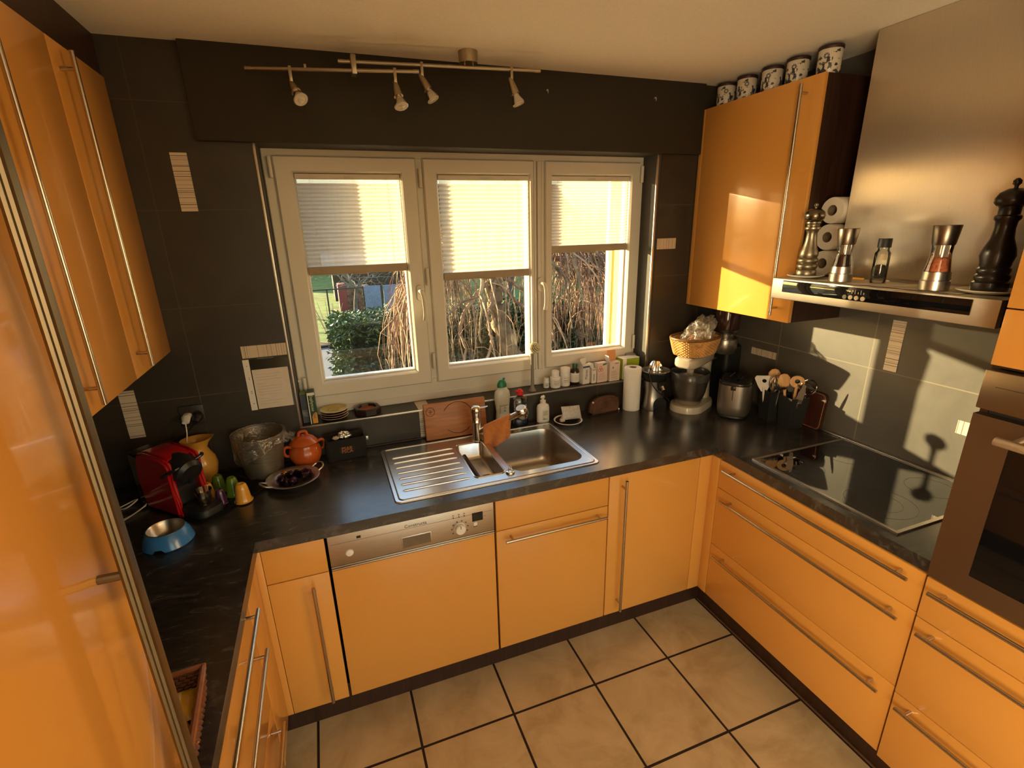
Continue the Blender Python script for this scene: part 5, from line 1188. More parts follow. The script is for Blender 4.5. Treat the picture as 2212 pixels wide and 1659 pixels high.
# pills and medicine
def pill(x, y, r_, h, cr, ch, label, wrap=True):
    t = thing('pill_bottle', label, 'bottle', (x, y, S1), 0, 'medicine bottles on the window sill')
    MB().lathe([(0, 0), (r_*.95, 0), (r_, .003), (r_, h*.93), (r_*.9, h), (cr*.9, h+.003), (0, h+.003)], n=32).build('body', WHITEP, t, smooth=40)
    MB().lathe([(0, h+.002), (cr, h+.002), (cr, h+ch*.9), (cr*.92, h+ch), (0, h+ch)], n=32).build('cap', WHITEP, t, smooth=40)
    m = MB(); m.lathe([(r_*1.008, h*.12), (r_*1.012, h*.13), (r_*1.012, h*.84), (r_*1.008, h*.85)], n=32); lb = m.build('label', LABELW, t, smooth=40)
    m = MB()
    for k, zz in enumerate((.32, .42, .50, .66)):
        a0, a1 = -PI/2-.65, -PI/2+(.2+.12*((k*5) % 4)); m.tube([(r_*1.016*math.cos(a0+(a1-a0)*i/8), r_*1.016*math.sin(a0+(a1-a0)*i/8), h*zz) for i in range(9)], .0008, n=4)
    m.build('print', GREY_TXT if r_ < .02 else mat('brown_print', (.22, .07, .06), rough=.6), lb, smooth=0)
    return t
pill(1.122, .672, .0150, .036, .0135, .014, 'smallest white pill bottle at the left of the sill row')
pill(1.168, .660, .0275, .056, .0195, .032, 'squat white pill bottle with narrow tall cap on the sill')
pill(1.226, .665, .0255, .068, .0258, .028, 'tall white pill tub with wide screw cap on the sill')
o = (1.284, .668, S1)
t = thing('syrup_bottle', 'brown glass medicine bottle with green cap and white label', 'bottle', o)
AMBER = mat('amber_brown_glass', (.018, .009, .006), rough=.1, coat=.5)
MB().lathe([(0, 0), (.0235, 0), (.0245, .003), (.0245, .068), (.020, .080), (.012, .086), (.011, .094), (0, .094)], n=32).build('body', AMBER, t, smooth=50)
MB().lathe([(0, .088), (.0135, .088), (.0135, .104), (.012, .110), (0, .111)], n=28).build('cap', mat('bottle_green_cap', (.03, .10, .045), rough=.4), t, smooth=40)
m = MB(); m.lathe([(.0248, .014), (.0250, .015), (.0250, .062), (.0248, .063)], n=32); lb = m.build('label', LABELW, t, smooth=40)
m = MB()
for zz in (.022, .030, .036, .042, .050): m.tube([(.0252*math.cos(a), .0252*math.sin(a), zz) for a in [-PI/2-.55+.09*i for i in range(12)]], .0005, n=4)
m.build('print', GREY_TXT, lb, smooth=0)
PINK = mat('pink_white_carton', (.66, .53, .46), rough=.5, var=.10, scale=6); FL = mat('white_flap_card', (.66, .64, .60), rough=.6, var=.02)  # flaps are plain off-white card
t = carton('medicine_box', 1.334, .655, S1, .042, .036, .098, .12, BW, 'open white medicine box with dark blue vertical lettering', None, (('l', .5, .030, FL), ('b', -.1, .034, FL), ('r', 1.2, .020, FL)))
MB().box(-.0212, .0212, -.0184, -.0178, .088, .0975).build('blue_band', mat('blue_band', (.06, .07, .20), rough=.5), t, smooth=0)
lettering('Flavac', .022, BLUE_T, t, frame((.001, -.0185, .052), (0, 0, 1), (-1, 0, 0)))
t = carton('medicine_box', 1.379, .644, S1, .027, .024, .078, .05, BW, 'slim white medicine box between two larger cartons', None, (('b', .2, .022, FL), ('l', .6, .02, FL)))
m = MB(); m.box(-.003, .002, -.0124, -.0118, .012, .050); m.box(-.010, .010, -.0124, -.0118, .070, .074); m.build('print', GREY_TXT, t, smooth=0)
t = carton('medicine_box', 1.427, .645, S1, .062, .030, .106, .08, PINK, 'pink and white medicine box with red flower emblem')
m = MB()
for a in (90, 210, 330): m.tube([(-.012+.009*math.cos(math.radians(a))+.007*math.cos(2*PI*i/14), -.0153, .072+.009*math.sin(math.radians(a))+.007*math.sin(2*PI*i/14)) for i in range(14)], .0012, n=4, closed=True)
m.build('flower_emblem', RED, t, smooth=0)
MB().prism([(.0, .090), (.024, .094), (.026, .103), (.002, .099)], 'y', -.0154, -.0148).build('green_logo', mat('green_logo', (.05, .15, .05), rough=.5), t, smooth=0)
m = MB(); lines(m, -.024, .026, -.0153, (.046, .040, .034, .028, .020, .014), .0012, .4); m.build('print', mat('pale_red_print', (.45, .22, .18), rough=.6), t, smooth=0)
t = carton('medicine_box', 1.498, .643, S1, .064, .040, .105, .06, PINK, 'tall open carton with its orange flap standing up against the window', None, (('b', .02, .055, mat('orange_card', (.62, .30, .12), rough=.6)), ('l', .25, .036, FL)))
m = MB(); m.prism([(-.018, .074), (-.012, .082), (-.006, .074), (-.012, .066)], 'y', -.0206, -.0199); lines(m, .0, .022, -.0204, (.096, .0925), .0022); m.build('dark_print', GREY_TXT, t, smooth=0)
m = MB(); lines(m, -.022, .024, -.0204, (.054, .049, .044, .036, .031, .022, .017, .010), .0014, .35); m.build('print', mat('brownish_print', (.38, .25, .18), rough=.6), t, smooth=0)
t = carton('carton', 1.600, .655, S1, .105, .055, .112, .04, mat('apple_green_carton', (.26, .36, .015), rough=.45, var=.06), 'apple green carton with white lid at the right end of the sill')
m = MB(); m.box(-.0525, .0525, -.0275, .0275, .1115, .1135); m.box(-.0530, -.030, -.0282, -.027, 0, .112); m.build('white_panel', WHITEP, t, smooth=0)
m = MB((1.645, .700, S1)); m.lathe([(0, 0), (.030, 0), (.030, .112), (.026, .118), (0, .118)], n=28, c=(1.645, .700, S1)); tag(m.build('jar', mat('smoky_jar', (.20, .18, .13), rough=.15)), 'dull grey-green tub behind the apple green carton on the sill', 'jar')
# ================================================================== on the hood
TOP = 1.6045
PEWT = mat('pewter', (.31, .28, .21), rough=.36, metal=1, var=.08, scale=20)
def lathe_thing(name, label, cat, x, y, z, parts):
    t = thing(name, label, cat, (x, y, z))
    for nm, prof, mt in parts: MB().lathe(prof, n=40).build(nm, mt, t, smooth=50)
    return t
lathe_thing('saucer', 'white rimmed saucer under the pewter pepper mill on the hood', 'saucer', 1.893, -.098, TOP+.003, [('rim', [(0, 0), (.045, 0), (.062, .005), (.066, .008), (.064, .010), (.050, .006)], WHITEP), ('glaze', [(.052, .0068), (.03, .004), (0, .0035)], mat('dark_red_well', (.12, .03, .02), rough=.2))])
lathe_thing('pepper_mill', 'tall pewter pepper mill at the left end of the hood', 'mill', 1.893, -.098, TOP+.0072, [
 ('body', [(0, 0), (.034, 0), (.035, .002), (.035, .022), (.031, .026), (.036, .034), (.036, .042), (.031, .048), (.036, .056), (.036, .064), (.030, .070), (.033, .078), (.033, .088), (.026, .104), (.020, .135), (.018, .160), (.022, .172), (.027, .176), (.027, .182), (.022, .186), (.022, .194), (.025, .197), (.0245, .202), (0, .202)], PEWT),
 ('head', [(0, .201), (.024, .203), (.033, .212), (.036, .224), (.032, .238), (.020, .248), (.008, .252), (0, .252)], mat('dark_pewter', (.20, .175, .13), rough=.25, metal=1)),
 ('knob', [(0, .251), (.004, .252), (.004, .257), (.0075, .260), (.0075, .266), (.003, .270), (0, .270)], PEWT)])
ACR = glass_mat('acrylic', (.88, .87, .83), refl=.10)
def mill(x, y, cont, label, s=1.0):
    t = thing('spice_mill', label, 'mill', (x, y, TOP+.003), 0, 'acrylic spice mills on the hood')
    S = lambda P_: [(r_*s, z*s) for r_, z in P_]
    MB().lathe(S([(0, 0), (.037, 0), (.037, .026), (.034, .027), (.034, .0285), (.0355, .030), (.0335, .052), (0, .052)]), n=40).build('base', STEEL_S, t, smooth=40)
    MB().lathe(S([(.0325, .052), (.027, .085), (.0250, .100), (.0265, .128)]), n=40).build('acrylic_body', ACR, t, smooth=60)
    MB().lathe(S([(0, .053), (.029, .053), (.0245, .086), (.018, .092), (0, .094)]), n=28).build('contents', cont, t, smooth=60)
    MB().lathe(S([(0, .09), (.002, .09), (.002, .127), (0, .127)]), n=10).build('spindle', STEEL_S, t)
    MB().lathe(S([(0, .127), (.0270, .127), (.0285, .132), (.034, .180), (.033, .182), (0, .182)]), n=40).build('top', mat('dark_satin_steel', (.26, .22, .18), rough=.3, metal=1, var=.04), t, smooth=40)
mill(1.868, -.262, mat('peppercorns', (.035, .018, .014), rough=.8, var=.8, scale=160, bump=1.0, bscale=160), 'acrylic mill filled with dark peppercorns on the hood')
mill(1.872, -.565, mat('pink_salt', (.66, .22, .11), rough=.6, var=.4, scale=140, bump=1.0, bscale=140), 'acrylic mill filled with pink salt on the hood', 1.04)
o = (1.918, -.362, TOP+.003)
t = thing('spice_jar', 'slim glass spice jar with black cap between the two mills', 'jar', o)
MB().lathe([(0, 0), (.022, 0), (.0235, .003), (.0235, .100), (.018, .108), (.017, .112), (.017, .120)], n=36).build('glass', CLEAR, t, smooth=60)
MB().lathe([(0, .016), (.0215, .016), (.0215, .050), (.012, .060), (0, .062)], n=30).build('contents', mat('dark_seeds', (.028, .026, .020), rough=.9, var=.7, scale=180, bump=.8, bscale=180), t, smooth=60)
MB().lathe([(0, .118), (.0200, .118), (.0200, .146), (.019, .148), (0, .148)], n=32).build('cap', BLACKM, t, smooth=40)
m = MB(); m.tube([(.0238*math.cos(a), .0238*math.sin(a), .088) for a in [PI+.25+.08*i for i in range(11)]], [.012]*11, n=6, flat=.02) if False else None
m.loft([[(.0240*math.cos(a), .0240*math.sin(a), z) for a in [PI+.35+.10*i for i in range(9)]] for z in (.078, .097)], close=False, cap0=False, cap1=False); m.build('label', mat('tan_label', (.55, .42, .26), rough=.6), t, smooth=80)
o = (1.905, -.688, TOP+.003)
lathe_thing('saucer', 'white saucer under the big black pepper mill on the hood', 'saucer', o[0], o[1], o[2], [('rim', [(0, 0), (.045, 0), (.066, .005), (.074, .009), (.072, .011), (.05, .007), (0, .0055)], mat('warm_white_china', (.66, .60, .48), rough=.2))])
BWD = mat('black_lacquered_wood', (.014, .009, .007), rough=.32, var=.2, coat=.15)
lathe_thing('pepper_mill', 'large black wooden pepper mill at the right end of the hood', 'mill', o[0], o[1], o[2]+.0062, [
 ('body', [(0, 0), (.041, 0), (.042, .003), (.042, .024), (.037, .028), (.040, .036), (.040, .043), (.035, .048), (.038, .055), (.038, .062), (.033, .067), (.035, .072), (.035, .078), (.040, .098), (.036, .118), (.026, .145), (.0225, .172), (.024, .190), (.029, .196), (.029, .204), (.024, .208), (.024, .226), (.027, .230), (0, .230)], BWD),
 ('head', [(0, .229), (.031, .231), (.038, .240), (.038, .250), (.030, .265), (.014, .275), (0, .276)], BWD), ('knob', [(0, .275), (.005, .276), (.005, .282), (.0095, .287), (.0095, .295), (.004, .301), (0, .302)], BWD)])
m = MB(); random.seed(2)
pp = [(1.822, -.205), (1.822, -.660), (1.99, -.640), (1.985, -.19)]
def linerp(u, v):
    a = Vector(pp[0]).lerp(Vector(pp[1]), u); b = Vector(pp[3]).lerp(Vector(pp[2]), u); c = a.lerp(b, v); e = .0016*abs(math.sin(u*19+v*3))*(1 if min(u, 1-u, v, 1-v) < .08 else .35)
    return (c.x, c.y, TOP+.0006+e)
m.grid(40, 10, linerp); tag(m.build('shelf_paper', mat('cream_paper', (.55, .48, .38), rough=.9, var=.06), None, smooth=60), 'cream paper liner under the mills on top of the hood', 'paper')
m = MB((1.955, -.235, TOP)); m.tube([(1.950, -.165, TOP+.006), (1.958, -.252, TOP+.006)], [.0045, .0045], n=8); m.tube([(1.958, -.252, TOP+.006), (1.961, -.285, TOP+.006)], [.0045, .004], n=8); tag(m.build('stick', mat('yellow_stick', (.55, .28, .03), rough=.4)), 'short orange-yellow stick lying behind the peppercorn mill on the hood', 'stick')
# toilet rolls
PAP = mat('white_tissue', (.70, .66, .58), rough=.95, var=.02, bump=.3, scale=150)
for k, lb in enumerate(('white paper roll at the bottom of the stack beside the hood chimney', 'white paper roll in the middle of the stack beside the hood chimney', 'white paper roll on top of the stack beside the hood chimney')):
    t = thing('toilet_roll', lb, 'paper roll', (1.985+.004*k, -.0875, TOP+.0505+k*.0995), 0, 'paper rolls stacked beside the hood chimney'); t.rotation_euler = (0, PI/2, 0)
    MB().lathe([(.020, 0), (.0475, 0), (.0490, .003), (.0490, .097), (.0475, .100), (.020, .100)], n=44).build('paper', PAP, t, smooth=40)
    MB().lathe([(.0185, .0008), (.0202, .0008), (.0202, .099), (.0185, .099), (.0185, .0008)], n=28).build('core', mat('grey_core', (.22, .16, .10), rough=.9), t, smooth=40)
# canisters on the wall cabinet
def canister_mat():
    m = bpy.data.materials.new('floral_enamel'); m.use_nodes = True; nt = m.node_tree; b = nt.nodes['Principled BSDF']
    tc = N(nt, 'ShaderNodeTexCoord'); mp = N(nt, 'ShaderNodeMapping'); nt.links.new(tc.outputs['Object'], mp.inputs[0])
    vo = N(nt, 'ShaderNodeTexVoronoi'); vo.inputs['Scale'].default_value = 34; nt.links.new(mp.outputs[0], vo.inputs['Vector'])
    nz = N(nt, 'ShaderNodeTexNoise'); nz.inputs['Scale'].default_value = 60; nz.inputs['Detail'].default_value = 3; nt.links.new(mp.outputs[0], nz.inputs['Vector'])
    sep = N(nt, 'ShaderNodeSeparateXYZ'); nt.links.new(tc.outputs['Object'], sep.inputs[0])
    mr = N(nt, 'ShaderNodeMapRange'); mr.inputs['From Min'].default_value = 0; mr.inputs['From Max'].default_value = .09; mr.inputs['To Min'].default_value = .20; mr.inputs['To Max'].default_value = -.06
    nt.links.new(sep.outputs[2], mr.inputs[0])
    ad = N(nt, 'ShaderNodeMath', operation='SUBTRACT'); nt.links.new(nz.outputs['Fac'], ad.inputs[0]); nt.links.new(mr.outputs[0], ad.inputs[1])
    lt = N(nt, 'ShaderNodeMath', operation='LESS_THAN'); lt.inputs[1].default_value = .36; nt.links.new(ad.outputs[0], lt.inputs[0])
    mi = N(nt, 'ShaderNodeMix', data_type='RGBA'); mi.inputs[6].default_value = (.62, .56, .46, 1); mi.inputs[7].default_value = (.045, .045, .06, 1)
    nt.links.new(lt.outputs[0], mi.inputs[0]); nt.links.new(mi.outputs[2], b.inputs['Base Color']); b.inputs['Roughness'].default_value = .3; return m
CAN = canister_mat(); NAVY = mat('navy_transfer', (.05, .05, .07), rough=.4, var=.3, scale=90)
for k, (y, lb) in enumerate(((.541, 'nearest the window'), (.418, 'second from the window'), (.281, 'in the middle of the row'), (.157, 'second from the hood'), (.018, 'nearest the hood'))):
    t = thing('canister', 'white canister with dark flower print on the wall cabinet, '+lb, 'canister', (1.985, y, 2.3303), math.radians(12*k), 'flower canisters on top of the wall cabinet')
    MB().lathe([(0, 0), (.0395, 0), (.0405, .002), (.0405, .084), (.039, .086), (0, .086)], n=40).build('body', CAN, t, smooth=40)
    MB().lathe([(0, .086), (.0415, .086), (.0425, .088), (.0425, .096), (.041, .098), (0, .098)], n=40).build('lid', mat('dark_wood_lid', (.035, .014, .010), rough=.5), t, smooth=40)
    a0 = PI-math.radians(12*k)+.25
    m = MB(); n = 14
    cx = a0+.55 if k < 2 else a0+.15
    R_ = .0409
    for pr_ in range(10):
        b = 2*PI*pr_/10; pts = [(cx+(.10+.16*s)*math.cos(b)*1, .062+(.004+.0065*s)*math.sin(b)) for s in (0, .5, 1)]
        m.tube([(R_*math.cos(a), R_*math.sin(a), z) for a, z in pts], [.0012, .0019, .0010], n=5)
    m.build('flower_print', NAVY, t, smooth=60)
    m = MB(); pts = []
    for i in range(26): a = a0-.55+i*.030+.10; pts.append((R_*math.cos(a), R_*math.sin(a), .040+.0045*math.sin(i*1.7)+.002*math.sin(i*.6)))
    m.tube(pts, .0009, n=4); m.build('script_print', NAVY, t, smooth=60)
# ================================================================== ceiling spotlight
o = (.712, .455, ZC)
t = thing('ceiling_spotlight', 'articulated ceiling spotlight with two nickel rods and four spots', 'lamp', o)
NICK = mat('brushed_nickel', (.46, .39, .29), rough=.3, metal=1, var=.05, scale=50)
m = MB(o); m.cyl((.712, .455, ZC), (.712, .455, ZC-.038), .036, .034, n=36); m.build('canopy', NICK, t, smooth=40)
r1a, r1b = Vector((-.045, .53, 2.350)), Vector((.520, .420, 2.350)); r2a, r2b = Vector((.255, .497, 2.384)), Vector((.985, .420, 2.384))
on1 = lambda x: r1a+(r1b-r1a)*((x-r1a.x)/(r1b.x-r1a.x)); on2 = lambda x: r2a+(r2b-r2a)*((x-r2a.x)/(r2b.x-r2a.x))
for a, b in ((r1a, r1b), (r2a, r2b)):
    m = MB(o); d_ = (b-a).normalized(); m.tube([a, a+d_*.02, a+d_*.0201, b-d_*.0201, b-d_*.02, b], [.0065, .0065, .0058, .0058, .0065, .0065], n=16); m.build('rod', NICK, t, smooth=40)
m = MB(o)
for x in (.697, .727): p = on2(x); m.tube([(p.x, p.y, p.z), (p.x, p.y+.004, ZC-.03)], .0045, n=10)
m.build('rod_holder', NICK, t)
p, q = on1(.303), on2(.303); m = MB(o); m.box(.294, .312, min(p.y, q.y)-.008, max(p.y, q.y)+.008, 2.338, 2.398, bev=.003); m.build('swivel_bracket', NICK, t)
m = MB(o); p = on1(.145); m.box(p.x-.004, p.x+.004, p.y-.003, p.y+.006, 2.352, 2.366, bev=.001); m.build('stop_screw', NICK, t)
BULB = mat('frosted_lamp_glass', (.60, .55, .45), rough=.25, var=.05, coat=.4)
for p, aim in ((on1(.095), (.30, -.62, -.72)), (on1(.437), (.12, -.38, -.92)), (on2(.540), (.42, -.22, -.88)), (on2(.872), (.30, -.15, -.94))):
    m = MB(o); m.box(p.x-.0055, p.x+.0055, p.y-.006, p.y+.006, p.z-.044, p.z+.010, bev=.002); m.build('hanger', NICK, t)
    A_ = Vector(aim).normalized(); s_ = Vector((p.x, p.y, p.z-.046)); top_ = s_-A_*.022
    m = MB(o); m.tube([top_, top_+A_*.004, top_+A_*.030, top_+A_*.056, top_+A_*.060], [.004, .008, .0135, .0165, .0165], n=22); sp = m.build('spot_body', NICK, t, smooth=50)
    m = MB(o); m.tube([top_+A_*.058, top_+A_*.068, top_+A_*.092, top_+A_*.096], [.012, .014, .0245, .0250], n=28, caps=True); m.build('reflector', CHROME, sp, smooth=50)
    m = MB(o); m.tube([top_+A_*.0955, top_+A_*.0985], [.0235, .022], n=28); m.tube([top_+A_*.0985, top_+A_*.100], [.012, .010], n=20); m.build('lamp_glass', BULB, sp, smooth=50)
# ================================================================== outside
GZ = -.6
GRASS = mat('winter_grass', (.085, .145, .022), rough=1, var=.5, scale=3, bump=1.0, bscale=60)
ground = struct(MB().box(-60, 70, 1.3, 90, GZ-.3, GZ).build('ground', GRASS, smooth=0))
ROAD = mat('blue_grey_asphalt', (.085, .105, .14), rough=.9, var=.12, scale=12, bump=.4, bscale=200)
struct(MB().box(-14, 40, 1.4, 9.9, GZ, GZ+.012).build('driveway', ROAD, smooth=0))
SOIL = mat('bare_soil', (.022, .016, .012), rough=1, var=.6, scale=5, bump=1.5, bscale=30)
tag(MB().box(-14, 40, 9.9, 10.35, GZ, GZ+.06, bev=.03).build('kerb_border', SOIL), 'dark soil strip between the driveway and the grass', 'border', kind='structure')
LEAFM = mat('laurel_leaf', (.045, .095, .030), rough=.3, var=.75, scale=2.5, coat=.35)
random.seed(21)
o = (3.2, 5.2, GZ)
t = thing('laurel_hedge', 'clipped dark green laurel hedge outside the window behind the drooping tree', 'hedge', o)
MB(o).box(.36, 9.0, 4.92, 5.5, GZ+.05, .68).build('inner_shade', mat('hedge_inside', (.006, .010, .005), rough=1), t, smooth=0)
m = MB(o)
def leaf(m, p, d, s, up):
    d = d.normalized(); w = d.cross(up)
    if w.length < 1e-3: w = d.orthogonal()
    w.normalize(); n_ = w.cross(d)
    a = p; b = p+d*s*.5+w*s*.2+n_*s*.03; c = p+d*s-n_*s*.1; e = p+d*s*.5-w*s*.2+n_*s*.03
    vs_ = [m.bm.verts.new(v) for v in (a, b, c, e)]; m.bm.faces.new(vs_)
for i in range(15000):
    f_ = random.random()
    if f_ < .50: p = Vector((random.uniform(.18, 4.6) if random.random() < .8 else random.uniform(4.6, 9), 4.85+random.gauss(0, .035), random.uniform(GZ, .80)))
    elif f_ < .72: p = Vector((random.uniform(.2, 4.6), random.uniform(4.85, 5.5), .78+random.gauss(0, .03)))
    else: p = Vector((.22+random.gauss(0, .05), random.uniform(4.85, 5.5), random.uniform(GZ, .8)))
    d = Vector((random.uniform(-1, 1), random.uniform(-1, .2), random.uniform(-.7, .6)))
    leaf(m, p, d, random.uniform(.05, .10), Vector((random.uniform(-1, 1), random.uniform(-1, 1), random.uniform(-1, 1))))
m.build('leaves', LEAFM, t, smooth=0, recalc=False)['kind'] = 'stuff'
# drooping bare tree
o = (2.15, 4.0, GZ)
t = thing('weeping_tree', 'bare weeping tree with pale hanging twigs right outside the window', 'tree', o)
BARK = mat('mottled_bark', (.20, .15, .09), rough=.95, var=.55, scale=9, bump=1.5, bscale=25)
m = MB(o); TP = smoothpts([(2.32, 4.0, GZ-.02), (2.26, 4.0, -.1), (2.15, 3.98, .40), (2.02, 4.0, .80), (1.97, 4.02, 1.10), (1.90, 4.05, 1.45)], 5)
m.tube([p+Vector((.018*math.sin(i*1.7), .01*math.cos(i*2.1), 0)) for i, p in enumerate(TP)], [.145-.003*i+.012*math.sin(i*2.3) for i in range(len(TP))], n=18); m.build('trunk', BARK, t, smooth=80)
TW = mat('pale_twig', (.32, .21, .125), rough=.8, var=.45, scale=7); TW2 = mat('reddish_twig', (.20, .105, .075), rough=.8, var=.4, scale=7)
hub = Vector((1.95, 4.02, 1.25))
limb = MB(o); tw1 = MB(o); tw2 = MB(o)
ends = []
for i in range(15):
    a = 2*PI*i/15+random.uniform(-.15, .15); R_ = random.uniform(.5, 1.05); dr = Vector((math.cos(a), math.sin(a), 0))
    z1 = random.uniform(1.5, 2.0)
    pts = smoothpts([hub+Vector((0, 0, -.1)), hub+dr*R_*.35+Vector((0, 0, z1-hub.z-.15)), hub+dr*R_*.75+Vector((0, 0, z1-hub.z)), hub+dr*R_*1.15+Vector((random.uniform(-.1, .1), 0, z1-hub.z-.25)), hub+dr*R_*1.35+Vector((0, random.uniform(-.1, .1), z1-hub.z-.8))], 5)
    pts = [p+Vector((random.gauss(0, .012), random.gauss(0, .012), random.gauss(0, .012))) for p in pts]
    limb.tube(pts, [.042-.0017*k for k in range(len(pts))], n=8)
    for p in pts[5:]: ends.append((p, dr))
limb.build('limb', BARK, t, smooth=80)
def twig(mb, p, dr, L, r0, n=5):
    pts = [p]; d = (dr*random.uniform(.2, 1.0)+Vector((random.gauss(0, .35), random.gauss(0, .35), random.uniform(.0, .5)))).normalized(); cur = Vector(p); st = L/7
    for k in range(7):
        d = (d*(.62)+Vector((random.gauss(0, .16), random.gauss(0, .16), -.55-.1*k))*.62).normalized(); cur = cur+d*st
        if cur.z < GZ+.05: break
        lim = .45+(cur.z-.35)*.42+random.uniform(0, .10)
        if cur.x < lim: cur.x = lim; d.x = abs(d.x)*.3
        pts.append(Vector(cur))
    if len(pts) > 2: mb.tube(pts, [r0*(1-.8*k/(len(pts)-1)) for k in range(len(pts))], n=4, caps=False)
    return pts
for i in range(75):
    p, dr = random.choice(ends); pts = twig(tw1 if random.random() < .75 else tw2, p, dr, random.uniform(.9, 2.1), random.uniform(.006, .012))
    for q in pts[1:]:
        if random.random() < .5: twig(tw1 if random.random() < .6 else tw2, q, Vector((random.gauss(0, 1), random.gauss(0, 1), 0)).normalized(), random.uniform(.3, .8), random.uniform(.0030, .0055))
# dense curtain of twigs on the left flank of the crown
for i in range(270):
    x = random.uniform(.85, 1.5); zt2 = 1.25+(x-.85)*.7+random.uniform(-.2, .25)
    twig(tw1 if random.random() < .7 else tw2, Vector((x+.15, random.uniform(3.75, 4.25), zt2)), Vector((-.5, random.gauss(0, .3), 0)), random.uniform(.8, 1.7), random.uniform(.004, .010))
for i in range(420):
    x = random.uniform(2.7, 3.9); zt2 = 1.75-(x-2.7)*.45+random.uniform(-.25, .25)
    twig(tw2 if random.random() < .6 else tw1, Vector((x-.1, random.uniform(3.7, 4.3), zt2)), Vector((.5, random.gauss(0, .3), 0)), random.uniform(.8, 1.8), random.uniform(.004, .009))
big = MB(o)
for pts in ([(1.62, 3.72, .06), (1.72, 3.70, .33), (1.83, 3.72, .60), (1.80, 3.74, .82), (1.88, 3.82, 1.05), (1.98, 3.95, 1.3)], [(2.42, 3.75, .35), (2.36, 3.74, .62), (2.30, 3.78, .86), (2.12, 3.85, 1.08), (1.98, 3.95, 1.25)],
            [(1.42, 3.7, .2), (1.50, 3.68, .55), (1.46, 3.7, .82), (1.62, 3.8, 1.05), (1.90, 3.95, 1.25)], [(2.66, 3.8, .2), (2.62, 3.76, .60), (2.48, 3.8, .95), (2.20, 3.9, 1.20), (2.0, 4.0, 1.30)], [(1.05, 3.7, .45), (1.12, 3.68, .8), (1.10, 3.7, 1.05), (1.3, 3.8, 1.3), (1.8, 3.95, 1.40)], [(1.02, 3.66, .9), (1.06, 3.66, 1.1), (1.16, 3.7, 1.25), (1.5, 3.8, 1.42)]):
    q = smoothpts(pts, 6); q = [p+Vector((random.gauss(0, .010), random.gauss(0, .010), 0)) for p in q]; big.tube(q, [.010+.016*k/(len(q)-1) for k in range(len(q))], n=7)
    for p in q[2:-6:2]: twig(tw1, p, Vector((random.gauss(0, 1), random.gauss(0, .6), .2)).normalized(), random.uniform(.25, .6), random.uniform(.003, .005))
big.build('crooked_branches', TW, t, smooth=60)
tw1.build('pale_twigs', TW, t, smooth=0, recalc=False)['kind'] = 'stuff'; tw2.build('reddish_twigs', TW2, t, smooth=0, recalc=False)['kind'] = 'stuff'
# garden in the distance
FENCE = mat('blue_grey_panel', (.13, .165, .25), rough=.8, var=.2, scale=20)
for k, (x, lb) in enumerate(((1.40, 'blue grey garden panel left of the drooping twigs'), (1.92, 'blue grey garden panel half hidden by twigs'), (2.5, 'blue grey garden panel behind the tree crown'))):
    o = (x, 13.0, GZ); t = thing('garden_screen', lb, 'screen', o, 0, 'garden panels across the lawn')
    MB().box(-.22, .22, -.03, .03, .0, .98, bev=.01).build('board', FENCE, t); MB().box(.225, .265, -.03, .03, 0, .98).build('post', mat('dark_post', (.02, .018, .02), rough=.8), t)
o = (.3, 13.0, GZ); t = thing('garden_rail', 'thin dark rail fence across the lawn', 'fence', o)
MB().box(-3.2, .85, -.02, .02, .93, .965).build('rail', BLACKM, t)
for x in (-3.2, -1.6, -.1, .85): MB().box(x-.02, x+.02, -.02, .02, 0, .96).build('post', BLACKM, t)
o = (2.2, 19.0, GZ); t = thing('garden_shed', 'low dark shed with pale blue-grey roof beyond the lawn', 'shed', o)
m = MB(); m.box(-1.7, 3.0, -1, 1, 0, 1.25); m.build('wall', mat('shed_wall', (.016, .012, .012), rough=.9, var=.3), t, smooth=0)
m = MB(); m.prism([(-1.3, 1.22), (1.3, 1.55), (1.3, 1.63), (-1.3, 1.32)], 'x', -2.0, 3.3); m.build('roof', mat('pale_roof', (.25, .30, .37), rough=.6, var=.1), t, smooth=0)
o = (1.15, 15.6, GZ); t = thing('log_pile', 'reddish brown stacked wood beside the garden panels', 'wood pile', o)
m = MB(); m.box(-.55, .40, -.3, .3, 0, .75, bev=.03); m.build('stack', mat('stacked_logs', (.11, .055, .04), rough=1, var=.8, scale=9, bump=1.0), t); m = MB(); m.box(-.60, -.35, -.32, .32, 0, .85, bev=.02); m.build('red_board', mat('faded_red', (.18, .03, .034), rough=.8), t)
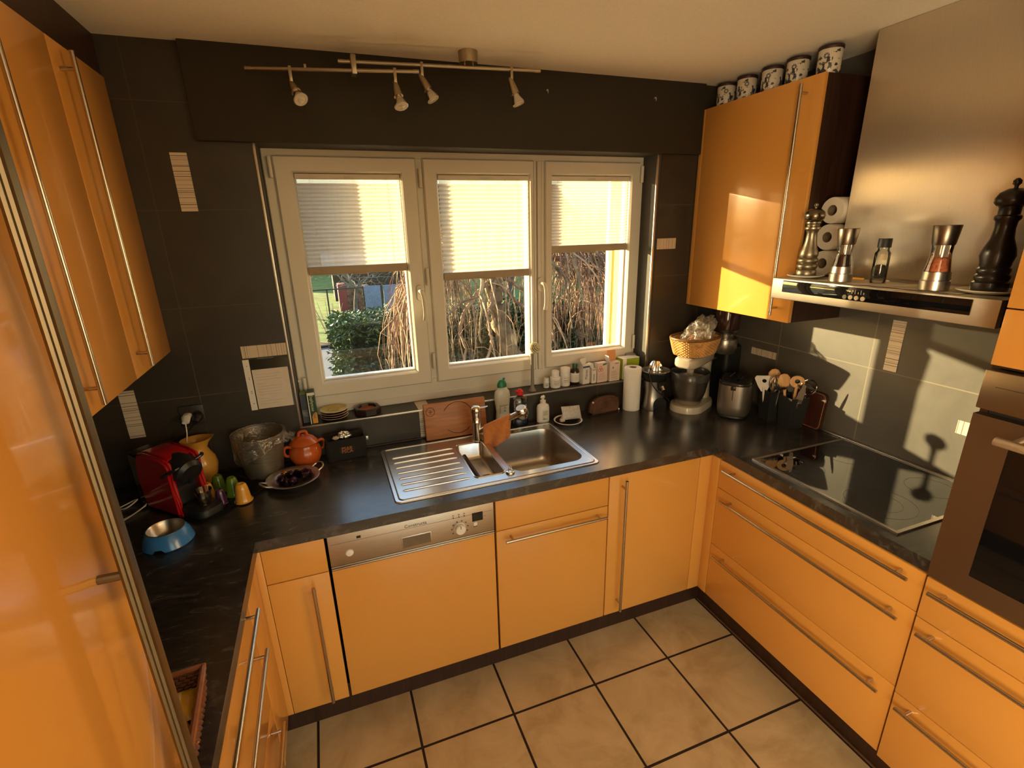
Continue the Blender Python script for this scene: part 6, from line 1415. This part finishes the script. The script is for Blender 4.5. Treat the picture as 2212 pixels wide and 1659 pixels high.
def bare_tree(x, y, h, sd, label):
    random.seed(sd); o = (x, y, GZ); t = thing('fruit_tree', label, 'tree', o, 0, 'bare fruit trees in the garden')
    tr = MB(o); br = MB(o)
    base = Vector(o); tp = base+Vector((.1, 0, h*.42)); tr.tube([base, base+Vector((.03, 0, h*.2)), tp], [h*.035, h*.03, h*.026], n=10); tr.build('trunk', mat('grey_bark_%d' % sd, (.085, .075, .07), rough=1, var=.4, scale=9), t)
    def grow(p, d, L, r_, lv):
        pts = [p]; c = Vector(p)
        for k in range(4): d = (d+Vector((random.gauss(0, .22), random.gauss(0, .22), random.gauss(.03, .18)))).normalized(); c = c+d*L/4; pts.append(Vector(c))
        br.tube(pts, [r_*(1-.5*k/4) for k in range(5)], n=5, caps=False)
        if lv > 0:
            for k in range(random.choice((3, 4))): q = random.choice(pts[2:]); grow(q, (d+Vector((random.gauss(0, .75), random.gauss(0, .75), random.gauss(.05, .5)))).normalized(), L*.66, r_*.55, lv-1)
    for k in range(6):
        a = 2*PI*k/6+random.random(); grow(tp, Vector((math.cos(a), math.sin(a), .75)).normalized(), h*.36, h*.016, 3)
    br.build('branches', mat('grey_twigs_%d' % sd, (.14, .125, .115), rough=1, var=.3), t, smooth=0, recalc=False)['kind'] = 'stuff'
bare_tree(.95, 14.2, 1.9, 4, 'bare grey fruit tree in front of the shed'); bare_tree(-.75, 14.6, 1.7, 9, 'bare twisted fruit tree at the left of the lawn'); bare_tree(4.9, 11.5, 3.6, 15, 'bare tree seen through the right sash'); bare_tree(3.5, 15.2, 2.6, 23, 'bare tree far behind the weeping crown')
random.seed(6); o = (.16, 9.6, GZ); t = thing('bare_shrub', 'small leafless shrub at the edge of the grass left of the hedge', 'shrub', o); m = MB(o)
for k in range(12):
    a = random.uniform(0, 2*PI); m.tube(smoothpts([o, (o[0]+.12*math.cos(a), o[1]+.12*math.sin(a), GZ+.45), (o[0]+.30*math.cos(a), o[1]+.3*math.sin(a), GZ+random.uniform(.8, 1.1))], 4), [.014-.0014*i for i in range(9)], n=5)
m.build('stems', TW, t, smooth=0)
FARH = mat('far_house_wall', (.07, .085, .11), rough=.9, var=.1); o = (-4, 34, GZ); t = thing('neighbour_house', 'dim neighbouring house wall far beyond the garden', 'house', o)
MB().box(-9, 22, 0, 6, 0, 3.4).build('wall', FARH, t, smooth=0); MB().prism([(-.6, 3.3), (3, 5.6), (6.6, 3.3)], 'x', -9.5, 22.5).build('roof', mat('far_roof', (.045, .022, .018), rough=.9, var=.2, scale=2), t, smooth=0)
